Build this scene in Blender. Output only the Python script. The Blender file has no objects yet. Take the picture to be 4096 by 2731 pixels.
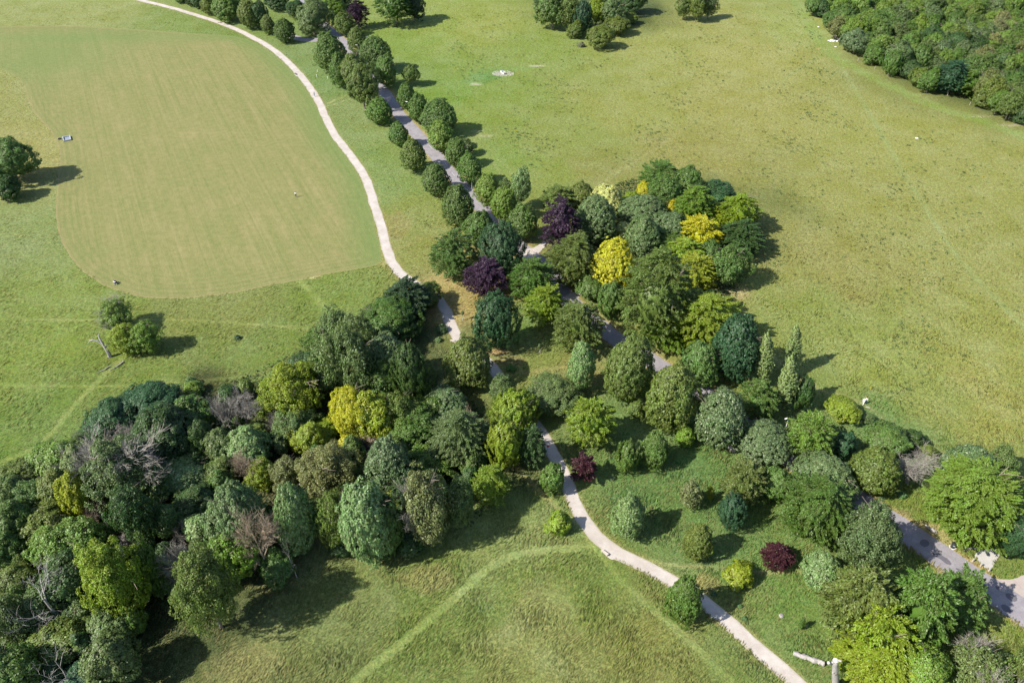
import bpy, bmesh, math, random
import numpy as np
from mathutils import Vector, Matrix
from mathutils.geometry import delaunay_2d_cdt

# ------------------------------------------------------------------ camera, sky, sun, exposure
scene = bpy.context.scene
COL = scene.collection
H = 120.0
PITCH = math.radians(40)
FPX = 3184.0
cam = bpy.data.cameras.new('camera')
cam.sensor_width = 36.0
cam.lens = 36.0 * FPX / 4096.0
cam.clip_start = 1.0
cam.clip_end = 6000.0
cam_o = bpy.data.objects.new('camera', cam)
COL.objects.link(cam_o)
cam_o.location = (0, 0, H)
cam_o.rotation_euler = (math.pi / 2 - PITCH, 0, 0)
scene.camera = cam_o

SUN_EL = math.radians(42.5)
SH_DIR = math.radians(24)                       # the way shadows fall, from +X towards +Y
world = bpy.data.worlds.new('World')
scene.world = world
world.use_nodes = True
wn = world.node_tree
bg = wn.nodes['Background']
sky = wn.nodes.new('ShaderNodeTexSky')
sky.sky_type = 'NISHITA'
sky.sun_disc = False
sky.sun_elevation = SUN_EL
sky.sun_rotation = math.radians(270) - SH_DIR
sky.altitude = 100
wn.links.new(sky.outputs[0], bg.inputs[0])
bg.inputs[1].default_value = 0.11
sun = bpy.data.lights.new('sun', 'SUN')
sun.energy = 4.8
sun.angle = math.radians(0.5)
sun.color = (1.0, 0.955, 0.85)
sun_o = bpy.data.objects.new('sun', sun)
COL.objects.link(sun_o)
sd = Vector((math.cos(SUN_EL) * math.cos(SH_DIR), math.cos(SUN_EL) * math.sin(SH_DIR), -math.sin(SUN_EL)))
sun_o.rotation_euler = sd.to_track_quat('-Z', 'Y').to_euler()
sun_o.location = (-60, -30, 200)
scene.view_settings.view_transform = 'Standard'
scene.view_settings.look = 'None'
scene.view_settings.exposure = 1.0
scene.view_settings.gamma = 1.0
scene.view_settings.use_curve_mapping = False
scene.cycles.max_bounces = 5
scene.cycles.diffuse_bounces = 3
scene.cycles.transmission_bounces = 3
scene.cycles.transparent_max_bounces = 4
K = 1.93                                        # how bright a sunlit flat white surface shows

rnd = random.Random(7)

# ------------------------------------------------------------------ from the survey picture to the ground
FR = {'V': (0, 0, 1), 'A': (0, 0, .3418), 'B': (774, 0, .3418), 'C': (1548, 0, .3418),
      'D': (0, 516.8, .3418), 'E': (774, 516.8, .3418), 'F': (1548, 516.8, .3418),
      'G': (0, 1032.4, .3418), 'H': (774, 1032.4, .3418), 'I': (1548, 1032.4, .3418),
      'W1': (0, 861.3, .4276), 'W2': (0, 1185.2, .4276), 'W3': (516.8, 631.6, .4276), 'W4': (459.4, 947.5, .4276),
      'T1': (1777.8, 0, .4276), 'T2': (1234.6, 344.5, .4276), 'T3': (1777.8, 861.3, .4276),
      'T4': (1777.8, 1185.2, .4276), 'T5': (401.9, 0, .4272), 'R3': (2007.5, 1177.1, .14648)}
KV = 4096.0 / 2352.0
CT, ST = math.cos(PITCH), math.sin(PITCH)

def px(fr, x, y):
    a, b, s = FR[fr]
    return (a + x * s) * KV, (b + y * s) * KV

def ground(X, Y, z=0.0):
    """ground point (x, y) seen at photo pixel X, Y and the depth along the view axis"""
    u = (X - 2048) / FPX
    v = (Y - 1365.5) / FPX
    dz = -ST - v * CT
    t = (z - H) / dz
    return u * t, (CT - v * ST) * t, t

def at(fr, x, y, z=0.0):
    X, Y = px(fr, x, y)
    a, b, _ = ground(X, Y, z)
    return Vector((a, b, z))

def lin(c):
    c = c / 255.0
    return c / 12.92 if c <= 0.04045 else ((c + 0.055) / 1.055) ** 2.4

def alb(r, g, b):
    return (lin(r) / K, lin(g) / K, lin(b) / K)

# ------------------------------------------------------------------ objects
def tag(o, label=None, cat=None, group=None, kind=None):
    if label: o['label'] = label
    if cat: o['category'] = cat
    if group: o['group'] = group
    if kind: o['kind'] = kind
    return o

def empty(name, loc, rz=0.0):
    o = bpy.data.objects.new(name, None)
    COL.objects.link(o)
    o.location = loc
    o.rotation_euler = (0, 0, rz)
    o.empty_display_size = 0.5
    return o

def link(name, me, mat=None, parent=None, loc=None):
    if mat is not None and len(me.materials) == 0:
        me.materials.append(mat)
    o = bpy.data.objects.new(name, me)
    COL.objects.link(o)
    if parent: o.parent = parent
    if loc is not None: o.location = loc
    return o

def np_mesh(name, verts, faces, smooth=False):
    """verts (n,3), faces (m,k) arrays, every face with k corners"""
    me = bpy.data.meshes.new(name)
    verts = np.ascontiguousarray(verts, dtype=np.float32)
    faces = np.ascontiguousarray(faces, dtype=np.int32)
    m, k = faces.shape
    me.vertices.add(len(verts))
    me.vertices.foreach_set('co', verts.ravel())
    me.loops.add(m * k)
    me.loops.foreach_set('vertex_index', faces.ravel())
    me.polygons.add(m)
    me.polygons.foreach_set('loop_start', np.arange(0, m * k, k, dtype=np.int32))
    me.polygons.foreach_set('loop_total', np.full(m, k, dtype=np.int32))
    if smooth:
        me.polygons.foreach_set('use_smooth', np.ones(m, dtype=bool))
    me.update(calc_edges=True)
    return me

def bm_mesh(name, bm, smooth=False):
    me = bpy.data.meshes.new(name)
    bm.normal_update()
    bm.to_mesh(me)
    bm.free()
    if smooth:
        me.polygons.foreach_set('use_smooth', np.ones(len(me.polygons), dtype=bool))
    return me

def bm_box(bm, cx, cy, cz, sx, sy, sz, rot=None, bev=0.0):
    r = bmesh.ops.create_cube(bm, size=1.0)
    m = Matrix.Translation((cx, cy, cz)) @ (rot or Matrix.Identity(4)) @ Matrix.Diagonal((sx, sy, sz, 1))
    bmesh.ops.transform(bm, matrix=m, verts=r['verts'])
    if bev:
        es = list({e for v in r['verts'] for e in v.link_edges})
        bmesh.ops.bevel(bm, geom=es, offset=bev, segments=1, affect='EDGES')

def bm_tube(bm, pts, rad, n=8, cap=True, jit=0.0, rg=rnd):
    """tapered tube along points"""
    rings = []
    up = Vector((0.13, 0.31, 1)).normalized()
    for i, p in enumerate(pts):
        p = Vector(p)
        a = Vector(pts[max(i - 1, 0)]); b = Vector(pts[min(i + 1, len(pts) - 1)])
        t = (b - a).normalized()
        if abs(t.dot(up)) > 0.97: s = t.orthogonal().normalized()
        else: s = t.cross(up).normalized()
        q = t.cross(s)
        ring = []
        for k in range(n):
            an = 2 * math.pi * k / n
            rr = rad[i] * (1 + (rg.random() - .5) * jit)
            ring.append(bm.verts.new(p + s * math.cos(an) * rr + q * math.sin(an) * rr))
        rings.append(ring)
    for i in range(len(rings) - 1):
        for k in range(n):
            bm.faces.new((rings[i][k], rings[i][(k + 1) % n], rings[i + 1][(k + 1) % n], rings[i + 1][k]))
    if cap:
        bm.faces.new(rings[0][::-1]); bm.faces.new(rings[-1])
    return rings

# ------------------------------------------------------------------ materials
def new_mat(name):
    m = bpy.data.materials.new(name)
    m.use_nodes = True
    nt = m.node_tree
    return m, nt, nt.nodes['Principled BSDF'], nt.nodes['Material Output']

def nd(nt, t, **kw):
    n = nt.nodes.new(t)
    for k, v in kw.items():
        if k == 'inp':
            for a, b in v.items(): n.inputs[a].default_value = b
        else: setattr(n, k, v)
    return n

def noise(nt, vec, scale, detail=4, rough=.6):
    n = nd(nt, 'ShaderNodeTexNoise', inp={'Scale': scale, 'Detail': detail, 'Roughness': rough})
    if vec is not None: nt.links.new(vec, n.inputs['Vector'])
    return n.outputs['Fac']

def ramp(nt, fac, stops):
    r = nd(nt, 'ShaderNodeValToRGB')
    e = r.color_ramp.elements
    while len(e) < len(stops): e.new(0.5)
    for i, (p, c) in enumerate(stops):
        e[i].position = p
        e[i].color = tuple(c) + (1,) if len(c) == 3 else c
    nt.links.new(fac, r.inputs[0])
    return r.outputs[0]

def mix(nt, fac, a, b, mode='MIX'):
    m = nd(nt, 'ShaderNodeMix', data_type='RGBA', blend_type=mode)
    for s, v in ((0, fac), (6, a), (7, b)):
        if hasattr(v, 'node'): nt.links.new(v, m.inputs[s])
        else: m.inputs[s].default_value = v if not isinstance(v, tuple) or len(v) == 4 else v + (1,)
    return m.outputs[2]

def mth(nt, op, a, b=None, c=None):
    m = nd(nt, 'ShaderNodeMath', operation=op)
    for i, v in enumerate((a, b, c)):
        if v is None: continue
        if hasattr(v, 'node'): nt.links.new(v, m.inputs[i])
        else: m.inputs[i].default_value = v
    return m.outputs[0]

def bump(nt, bs, h, strength, dist):
    b = nd(nt, 'ShaderNodeBump', inp={'Strength': strength, 'Distance': dist})
    nt.links.new(h, b.inputs['Height'])
    nt.links.new(b.outputs[0], bs.inputs['Normal'])

def plain(name, col, rough=.7, var=.25, scale=4.0, bmp=0.0, metallic=0.0):
    m, nt, bs, out = new_mat(name)
    co = nd(nt, 'ShaderNodeTexCoord').outputs['Object']
    n = noise(nt, co, scale, 6)
    c2 = tuple(max(0, x * (1 - var)) for x in col); c3 = tuple(min(1, x * (1 + var)) for x in col)
    nt.links.new(ramp(nt, n, [(.3, c2), (.7, c3)]), bs.inputs['Base Color'])
    bs.inputs['Roughness'].default_value = rough
    bs.inputs['Metallic'].default_value = metallic
    if bmp: bump(nt, bs, n, bmp, .05)
    return m

def leaf_material():
    m, nt, bs, out = new_mat('foliage')
    oi = nd(nt, 'ShaderNodeObjectInfo')
    geo = nd(nt, 'ShaderNodeNewGeometry')
    rpi = geo.outputs['Random Per Island']
    co = nd(nt, 'ShaderNodeTexCoord').outputs['Object']
    n = noise(nt, co, .55, 3, .6)
    hs = nd(nt, 'ShaderNodeHueSaturation')
    nt.links.new(oi.outputs['Color'], hs.inputs['Color'])
    n0 = noise(nt, co, .28, 2, .5)
    nt.links.new(mth(nt, 'ADD', mth(nt, 'MULTIPLY_ADD', rpi, .035, .462), mth(nt, 'MULTIPLY', n0, .046)), hs.inputs['Hue'])
    hs.inputs['Saturation'].default_value = 1.08
    v1 = mth(nt, 'MULTIPLY_ADD', rpi, .7, .58)
    v2 = mth(nt, 'MULTIPLY_ADD', n, 1.1, .45)
    nt.links.new(mth(nt, 'MULTIPLY', v1, v2), hs.inputs['Value'])
    # pale undersides and flower bracts: a share of the leaves given by the object's alpha
    r2 = mth(nt, 'FRACT', mth(nt, 'MULTIPLY', rpi, 37.77))
    fl = mth(nt, 'LESS_THAN', r2, oi.outputs['Alpha'])
    pale = mix(nt, .5, hs.outputs[0], (.42, .50, .30))
    c = mix(nt, fl, hs.outputs[0], pale)
    nt.links.new(c, bs.inputs['Base Color'])
    bs.inputs['Roughness'].default_value = .5
    bs.inputs['Specular IOR Level'].default_value = .38
    tr = nd(nt, 'ShaderNodeBsdfTranslucent')
    tc = mix(nt, 1.0, c, (1.15, 1.25, .55), 'MULTIPLY')
    nt.links.new(tc, tr.inputs['Color'])
    ms = nd(nt, 'ShaderNodeMixShader', inp={0: .30})
    nt.links.new(bs.outputs[0], ms.inputs[1]); nt.links.new(tr.outputs[0], ms.inputs[2])
    nt.links.new(ms.outputs[0], out.inputs[0])
    return m

M = {}
M['leaf'] = leaf_material()
M['bark'] = plain('bark', (.16, .13, .10), .9, .4, 3, .4)
M['grey_bark'] = plain('bare_grey_bark', (.22, .20, .175), .9, .3, 3, .3)
M['brown_bark'] = plain('brown_twigs', (.27, .21, .15), .9, .3, 3, .3)
M['silver'] = plain('weathered_silver_wood', (.27, .25, .235), .8, .3, 5, .6)
M['concrete'] = plain('concrete', (.50, .49, .46), .8, .15, 6, .2)
M['chalk'] = plain('chalk', (.31, .295, .265), .9, .15, 3, .3)
M['white'] = plain('white_paint', (.8, .8, .8), .5, .04, 3)
M['grey_metal'] = plain('grey_metal', (.40, .44, .47), .4, .12, 3, 0, .3)
M['dark'] = plain('black_plastic', (.02, .022, .025), .35, .2, 3)
M['green_post'] = plain('green_grey_post', (.30, .38, .36), .5, .1, 3)
M['wood'] = plain('grey_timber', (.40, .34, .30), .8, .2, 6, .2)

# ------------------------------------------------------------------ where the ground is what
PATH = [('V', [(270, -14), (328, 2), (396, 19), (440, 32), (496, 50), (547, 70), (583, 88), (615, 106), (648, 131), (677, 159), (694, 178), (708, 196),
               (731, 232), (748, 270), (769, 311), (788, 335), (806, 358), (826, 386), (843, 418), (854, 452), (866, 490), (878, 525), (884, 555), (893, 585), (906, 612),
               (925, 634), (948, 650), (968, 658), (995, 676), (1016, 700), (1033, 735), (1051, 777), (1075, 800), (1111, 822), (1131, 843),
               (1147, 870), (1170, 903), (1205, 948), (1242, 992), (1260, 1022), (1280, 1060), (1300, 1101), (1317, 1147), (1338, 1190),
               (1369, 1231), (1423, 1271), (1489, 1303), (1545, 1335), (1580, 1355), (1619, 1384), (1684, 1439), (1753, 1500), (1824, 1562), (1900, 1632)])][0][1]
ROAD = [(690, -10), (716, 20), (743, 57), (765, 76), (787, 98), (812, 127), (836, 154), (858, 181), (887, 219), (917, 263), (951, 301), (986, 339), (1020, 380),
        (1056, 421), (1092, 463), (1120, 492), (1145, 520), (1178, 553), (1212, 582), (1243, 602), (1262, 620), (1279, 650), (1300, 681),
        (1340, 718), (1382, 750), (1412, 776), (1462, 806), (1510, 838), (1560, 870), (1613, 903), (1719, 971), (1775, 1020), (1832, 1063),
        (1900, 1103), (1960, 1143), (2027, 1187), (2095, 1231), (2170, 1283), (2225, 1321), (2283, 1362), (2340, 1399), (2400, 1440), (2480, 1500)]
FIELD = [(-140, 120), (-60, 150), (0, 157), (33, 172), (55, 192), (62, 222), (78, 258), (112, 296), (136, 335), (138, 380), (130, 440), (127, 490),
         (133, 530), (150, 575), (180, 615), (222, 648), (270, 670), (325, 684), (400, 687), (480, 682), (560, 668), (640, 652), (700, 640), (760, 627), (830, 617),
         (888, 608), (875, 580), (866, 545), (856, 500), (845, 462), (834, 428), (817, 393), (800, 366), (780, 341), (760, 312), (738, 271), (721, 234), (700, 202),
         (684, 183), (667, 162), (640, 137), (606, 111), (575, 93), (540, 82), (460, 79), (380, 73), (300, 68), (200, 62), (130, 60), (0, 62), (-140, 66)]

def world_line(pts, fr='V', step=2.5):
    """ground polyline, resampled as a smooth curve"""
    P = [at(fr, *p).xy for p in pts]
    out = []
    for i in range(len(P) - 1):
        p0 = P[max(i - 1, 0)]; p1 = P[i]; p2 = P[i + 1]; p3 = P[min(i + 2, len(P) - 1)]
        n = max(1, int((p2 - p1).length / step))
        for k in range(n):
            t = k / n
            out.append(.5 * ((2 * p1) + (p2 - p0) * t + (2 * p0 - 5 * p1 + 4 * p2 - p3) * t * t + (3 * p1 - p0 - 3 * p2 + p3) * t ** 3))
    out.append(P[-1])
    return np.array([(p.x, p.y) for p in out])

def seg_dist(Q, L):
    """distance of points Q (n,2) from polyline L (m,2)"""
    d = np.full(len(Q), 1e9)
    for i in range(len(L) - 1):
        a = L[i]; b = L[i + 1]
        ab = b - a
        l2 = float(ab @ ab) + 1e-9
        lo = np.minimum(a, b) - 14; hi = np.maximum(a, b) + 14
        s = (Q[:, 0] > lo[0]) & (Q[:, 0] < hi[0]) & (Q[:, 1] > lo[1]) & (Q[:, 1] < hi[1])
        if not s.any(): continue
        q = Q[s]
        t = np.clip(((q - a) @ ab) / l2, 0, 1)
        dd = np.hypot(*(q - (a + t[:, None] * ab)).T)
        d[s] = np.minimum(d[s], dd)
    return d

def inside(Q, P):
    r = np.zeros(len(Q), bool)
    j = len(P) - 1
    for i in range(len(P)):
        xi, yi = P[i]; xj, yj = P[j]
        c = ((yi > Q[:, 1]) != (yj > Q[:, 1])) & (Q[:, 0] < (xj - xi) * (Q[:, 1] - yi) / (yj - yi + 1e-12) + xi)
        r ^= c
        j = i
    return r

L_PATH = world_line(PATH)
L_ROAD = world_line(ROAD)
L_SIDE = world_line([(640, 74), (665, 82), (690, 90), (722, 93), (752, 84), (768, 78)])
W_FIELD = np.array([at('V', *p).xy[:] for p in FIELD])
W_PATH, W_ROAD = 2.75, 4.7

def wob(x, y, s, seed=0):
    """cheap smooth noise in -1..1"""
    r = np.random.default_rng(seed)
    o = 0
    for k in range(7):
        a = r.uniform(0, 6.28); f = r.uniform(.6, 1.7) / s; p = r.uniform(0, 6.28)
        o = o + np.sin((x * math.cos(a) + y * math.sin(a)) * f * 6.28 + p)
    return o / 3.2

# grass colours read off the photo (displayed values), spread between these points
CP = [(200, 20, 150, 160, 88), (-100, 20, 150, 160, 88), (60, 350, 158, 158, 88), (20, 230, 150, 155, 85), (50, 560, 135, 152, 85), (100, 800, 128, 150, 58), (300, 850, 118, 140, 55), (500, 720, 130, 142, 66),
      (800, 680, 122, 145, 60), (50, 1000, 112, 140, 55), (10, 1050, 118, 150, 62), (600, 790, 118, 140, 58), (150, 680, 130, 150, 66), (850, 520, 138, 150, 72), (870, 400, 126, 150, 74),
      (820, 250, 130, 150, 82), (790, 180, 118, 148, 78), (700, 120, 124, 148, 80), (480, 20, 128, 150, 70), (600, 70, 120, 145, 65), (940, 600, 140, 148, 70), (1050, 710, 168, 152, 82), (1080, 670, 172, 158, 90), (1230, 730, 118, 142, 62),
      (1180, 815, 140, 148, 72), (1250, 800, 140, 148, 70), (1330, 850, 150, 145, 78), (1480, 770, 148, 152, 72), (1560, 810, 150, 154, 74), (1230, 760, 112, 140, 60),
      (900, 100, 128, 155, 58), (1020, 60, 138, 158, 64), (1100, 60, 148, 160, 70), (1080, 250, 130, 152, 58), (1020, 220, 120, 152, 55), (1250, 100, 138, 155, 66), (1300, 300, 142, 152, 68), (1120, 380, 128, 150, 56), (1250, 400, 138, 150, 62), (1500, 110, 158, 160, 80),
      (1640, 50, 160, 160, 82), (1700, 250, 162, 158, 80), (2000, 450, 155, 154, 76), (1900, 600, 156, 152, 78), (2200, 600, 156, 156, 80), (1800, 720, 142, 152, 68), (1700, 690, 150, 150, 72), (1600, 350, 155, 150, 74),
      (1450, 260, 154, 156, 74), (1400, 400, 146, 146, 70), (2000, 850, 150, 158, 72), (2250, 900, 154, 158, 76), (1850, 60, 158, 165, 84), (1700, 130, 165, 162, 84), (2050, 330, 158, 158, 78), (2250, 400, 156, 156, 78), (2330, 800, 156, 158, 78),
      (700, 1350, 140, 150, 88), (600, 1500, 132, 142, 78), (800, 1400, 126, 144, 74), (1000, 1330, 122, 145, 66), (950, 1450, 120, 142, 60), (1200, 1460, 146, 156, 86), (1250, 1330, 118, 142, 55), (1330, 1500, 140, 150, 76), (1450, 1420, 128, 145, 66),
      (1150, 1220, 138, 158, 84), (1500, 1500, 138, 146, 70), (1500, 1120, 104, 140, 68), (1560, 1080, 100, 138, 66), (1650, 1250, 108, 140, 66), (1750, 1400, 118, 146, 70), (1700, 1480, 120, 142, 70), (1900, 1450, 116, 144, 66), (1300, 1180, 124, 148, 72), (1400, 1180, 122, 145, 72), (1450, 950, 112, 142, 72), (1850, 1240, 110, 140, 64),
      (2000, 960, 118, 148, 72), (1950, 900, 132, 150, 70), (2150, 1200, 128, 150, 60), (2280, 1290, 122, 146, 62), (2300, 1480, 134, 152, 58), (2160, 1500, 130, 150, 60), (2000, 1000, 108, 142, 78),
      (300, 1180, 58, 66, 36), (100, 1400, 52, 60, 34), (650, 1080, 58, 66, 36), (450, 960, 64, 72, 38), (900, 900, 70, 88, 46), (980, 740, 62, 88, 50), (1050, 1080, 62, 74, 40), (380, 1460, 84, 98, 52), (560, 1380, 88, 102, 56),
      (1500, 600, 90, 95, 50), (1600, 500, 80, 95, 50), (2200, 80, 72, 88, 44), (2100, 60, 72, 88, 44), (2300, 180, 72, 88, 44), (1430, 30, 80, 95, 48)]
TRAILS = [  # points, width m, displayed colour, strength
    ([(1900, 100), (1930, 150), (1985, 240), (2060, 370), (2120, 470), (2200, 590), (2300, 700), (2380, 780)], 1.5, (150, 165, 95), .75),
    ([(1820, -10), (1862, 60), (1905, 118), (1960, 155), (2050, 200), (2150, 245), (2230, 270), (2400, 330)], 6.0, (140, 165, 78), .75),
    ([(1905, 115), (1860, 145), (1790, 185), (1700, 210)], 1.5, (142, 160, 84), .45),
    ([(1370, 425), (1475, 362), (1540, 318), (1660, 240), (1800, 165)], 1.3, (165, 166, 100), .45),
    ([(1690, 730), (1745, 790), (1810, 850), (1870, 893), (1980, 925), (2040, 970), (2150, 1035), (2240, 1080)], .75, (188, 172, 118), .7),
    ([(-60, 733), (230, 735), (330, 735), (430, 737), (540, 742), (650, 751), (760, 758)], .8, (158, 166, 90), .8),
    ([(-60, 884), (230, 888), (420, 878), (560, 865), (640, 850)], .7, (152, 162, 80), .6),
    ([(280, 822), (230, 870), (180, 920), (125, 985), (85, 1028), (0, 1062)], 1.1, (150, 164, 84), .8),
    ([(530, 893), (600, 868), (650, 848)], 1.2, (140, 165, 76), .7),
    ([(665, 628), (690, 650), (722, 680), (752, 715), (785, 752)], 1.7, (150, 166, 84), .9),
    ([(780, 1600), (830, 1550), (920, 1480), (980, 1428), (1040, 1375), (1080, 1340), (1120, 1305), (1180, 1276), (1260, 1264), (1360, 1258), (1390, 1262)], 1.5, (152, 170, 92), .72),
    ([(1318, 1195), (1335, 1225), (1365, 1258), (1400, 1300), (1430, 1340), (1490, 1395), (1550, 1445), (1610, 1500), (1680, 1570), (1720, 1610)], 1.2, (150, 168, 90), .62),
    ([(1195, 1085), (1230, 1120), (1262, 1150), (1290, 1180), (1320, 1200)], 1.0, (165, 160, 100), .7),
    ([(1470, 1283), (1526, 1296), (1590, 1301), (1668, 1307), (1760, 1316), (1845, 1313)], .55, (186, 178, 118), .85),
    ([(700, 245), (770, 240), (850, 205)], .4, (180, 178, 120), .0),
    ([(750, 238), (780, 226), (830, 210), (858, 203)], .5, (188, 186, 124), .8),
    ([(750, 246), (790, 232), (830, 218)], .5, (188, 186, 124), .6),
    ([(950, 1240), (1000, 1190), (1080, 1130)], 1.0, (140, 160, 84), .0),
    ([(1110, 862), (1200, 855), (1270, 848), (1320, 840)], 1.0, (174, 160, 98), .6),
    ([(860, 455), (872, 520), (892, 590), (920, 622), (985, 655)], .9, (186, 176, 112), .5),
    ([(905, 575), (960, 550), (1020, 540)], .5, (180, 160, 100), .5),
    ([(1110, 330), (1180, 400), (1215, 450)], 1.2, (150, 164, 82), .5),
    ([(1060, 295), (1110, 345), (1150, 400)], 1.0, (160, 166, 100), .5),
    ([(1030, 210), (960, 180)], 1.0, (150, 164, 82), .3)]
SPOTS = [  # x, y, radius m across, radius m deep, displayed colour, strength
    (1118, 176, 7, 4, (104, 152, 70), .8), (1095, 187, 6, 3.5, (112, 152, 76), .7), (1180, 158, 9, 2.0, (125, 162, 82), .5), (1155, 169, 3.8, 2.4, (190, 182, 160), .85),
    (1093, 194, 2.6, 1.2, (190, 190, 150), .8), (1232, 152, 3.0, 1.0, (205, 200, 175), .8), (1130, 163, 9, 2.5, (112, 152, 74), .5),
    (1110, 312, 4, 1.2, (185, 178, 130), .5), (1095, 302, 2, 1, (190, 182, 150), .5), (1895, 112, 4, 1.5, (190, 172, 112), .7), (1860, 46, 3, 1.6, (195, 182, 140), .6),
    (1130, 808, 4, 1.1, (200, 164, 116), .8), (1170, 828, 4, 2.0, (150, 130, 88), .5), (1052, 640, 9, 3, (190, 170, 110), .55), (1020, 652, 6, 2, (196, 180, 115), .5), (1060, 710, 8, 6, (176, 158, 92), .5),
    (885, 606, 3, 1, (190, 180, 120), .6), (708, 636, 4, .8, (205, 196, 135), .8), (1005, 425, 5, 9, (168, 150, 96), .0), (905, 520, 5, 8, (165, 150, 92), .5), (840, 350, 5, 3, (118, 148, 78), .5),
    (1690, 672, 4, 3, (190, 176, 120), .7), (560, 1530, 6, 4, (185, 175, 120), .3), (2075, 1195, 2, 3, (170, 150, 110), .6), (2120, 1218, 5, 2, (196, 180, 120), .8), (2150, 1240, 4, 2, (190, 182, 120), .7), (2235, 1300, 3, 2, (200, 182, 120), .8),
    (1590, 1255, 8, 6, (120, 145, 80), .4), (1620, 1340, 3, 2, (186, 172, 110), .6), (1720, 1370, 5, 4, (150, 150, 88), .5), (1500, 830, 3, 1, (180, 160, 110), .6), (1205, 970, 4, 3, (70, 80, 45), .6), (2245, 268, 5, 1.2, (190, 180, 140), .4), (2320, 288, 5, 1.2, (200, 188, 150), .5),
    (1310, 1255, 3, 1, (170, 170, 110), .5), (1800, 1330, 12, 8, (112, 150, 66), .5), (1180, 1245, 14, 6, (152, 165, 95), .4), (1255, 1410, 6, 10, (156, 164, 95), .4), (980, 1330, 5, 3, (176, 168, 110), .5), (700, 1240, 4, 2, (190, 160, 100), .3), (1085, 1420, 6, 3, (118, 145, 58), .4)]
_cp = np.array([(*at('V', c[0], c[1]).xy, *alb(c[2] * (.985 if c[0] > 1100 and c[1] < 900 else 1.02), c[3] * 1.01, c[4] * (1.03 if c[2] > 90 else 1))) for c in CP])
L_TR = [(world_line(t[0], step=4), t[1], np.array(alb(*t[2])), t[3]) for t in TRAILS if t[3] > 0]
_sp = [(at('V', s[0], s[1]).xy[:], s[2], s[3], np.array(alb(*s[4])), s[5]) for s in SPOTS if s[5] > 0]
STRAW = np.array(alb(186, 168, 108))

def ground_colour(Q, trails=True):
    n = len(Q)
    q = Q + np.stack([wob(Q[:, 0], Q[:, 1], 22, 3), wob(Q[:, 0], Q[:, 1], 22, 4)], 1) * 4.0
    col = np.zeros((n, 3))
    for s in range(0, n, 40000):
        qq = q[s:s + 40000]
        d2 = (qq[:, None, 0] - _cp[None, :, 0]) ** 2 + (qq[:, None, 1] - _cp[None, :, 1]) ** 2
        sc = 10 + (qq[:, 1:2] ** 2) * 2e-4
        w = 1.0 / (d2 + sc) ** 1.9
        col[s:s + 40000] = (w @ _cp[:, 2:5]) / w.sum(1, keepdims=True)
    if trails:
        for (p, rx, ry, c, st) in _sp:
            d = np.sqrt(((Q[:, 0] - p[0]) / rx) ** 2 + ((Q[:, 1] - p[1]) / ry) ** 2) + wob(Q[:, 0], Q[:, 1], 3.0, 11) * .16
            w = np.clip((1.12 - d) / .4, 0, 1) * st
            col = col * (1 - w[:, None]) + c * w[:, None]
        dr = seg_dist(Q, L_ROAD) + wob(Q[:, 0], Q[:, 1], 5, 12) * .35
        w = np.clip((W_ROAD / 2 + 1.35 - dr) / .6, 0, 1) * .8
        col = col * (1 - w[:, None]) + STRAW * w[:, None]
        dp = seg_dist(Q, L_PATH) + wob(Q[:, 0], Q[:, 1], 5, 12) * .2
        w = np.clip((W_PATH / 2 + .9 - dp) / .9, 0, 1) * .35
        col = col * (1 - w[:, None]) + STRAW * w[:, None]
        for L, wd, c, st in L_TR:
            d = seg_dist(Q, L) + wob(Q[:, 0], Q[:, 1], 4, 5) * wd * .16 + wob(Q[:, 0], Q[:, 1], 1.3, 6) * wd * .10
            w = np.clip((wd / 2 + .35 - d) / .7, 0, 1) * st * np.clip(.85 + .3 * wob(Q[:, 0], Q[:, 1], 11, 7), 0, 1)
            col = col * (1 - w[:, None]) + c * w[:, None]
    return col

def set_col(me, col, name='col'):
    a = me.attributes.new(name, 'FLOAT_COLOR', 'POINT')
    a.data.foreach_set('color', np.concatenate([col, np.ones((len(col), 1))], 1).astype(np.float32).ravel())

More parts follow.
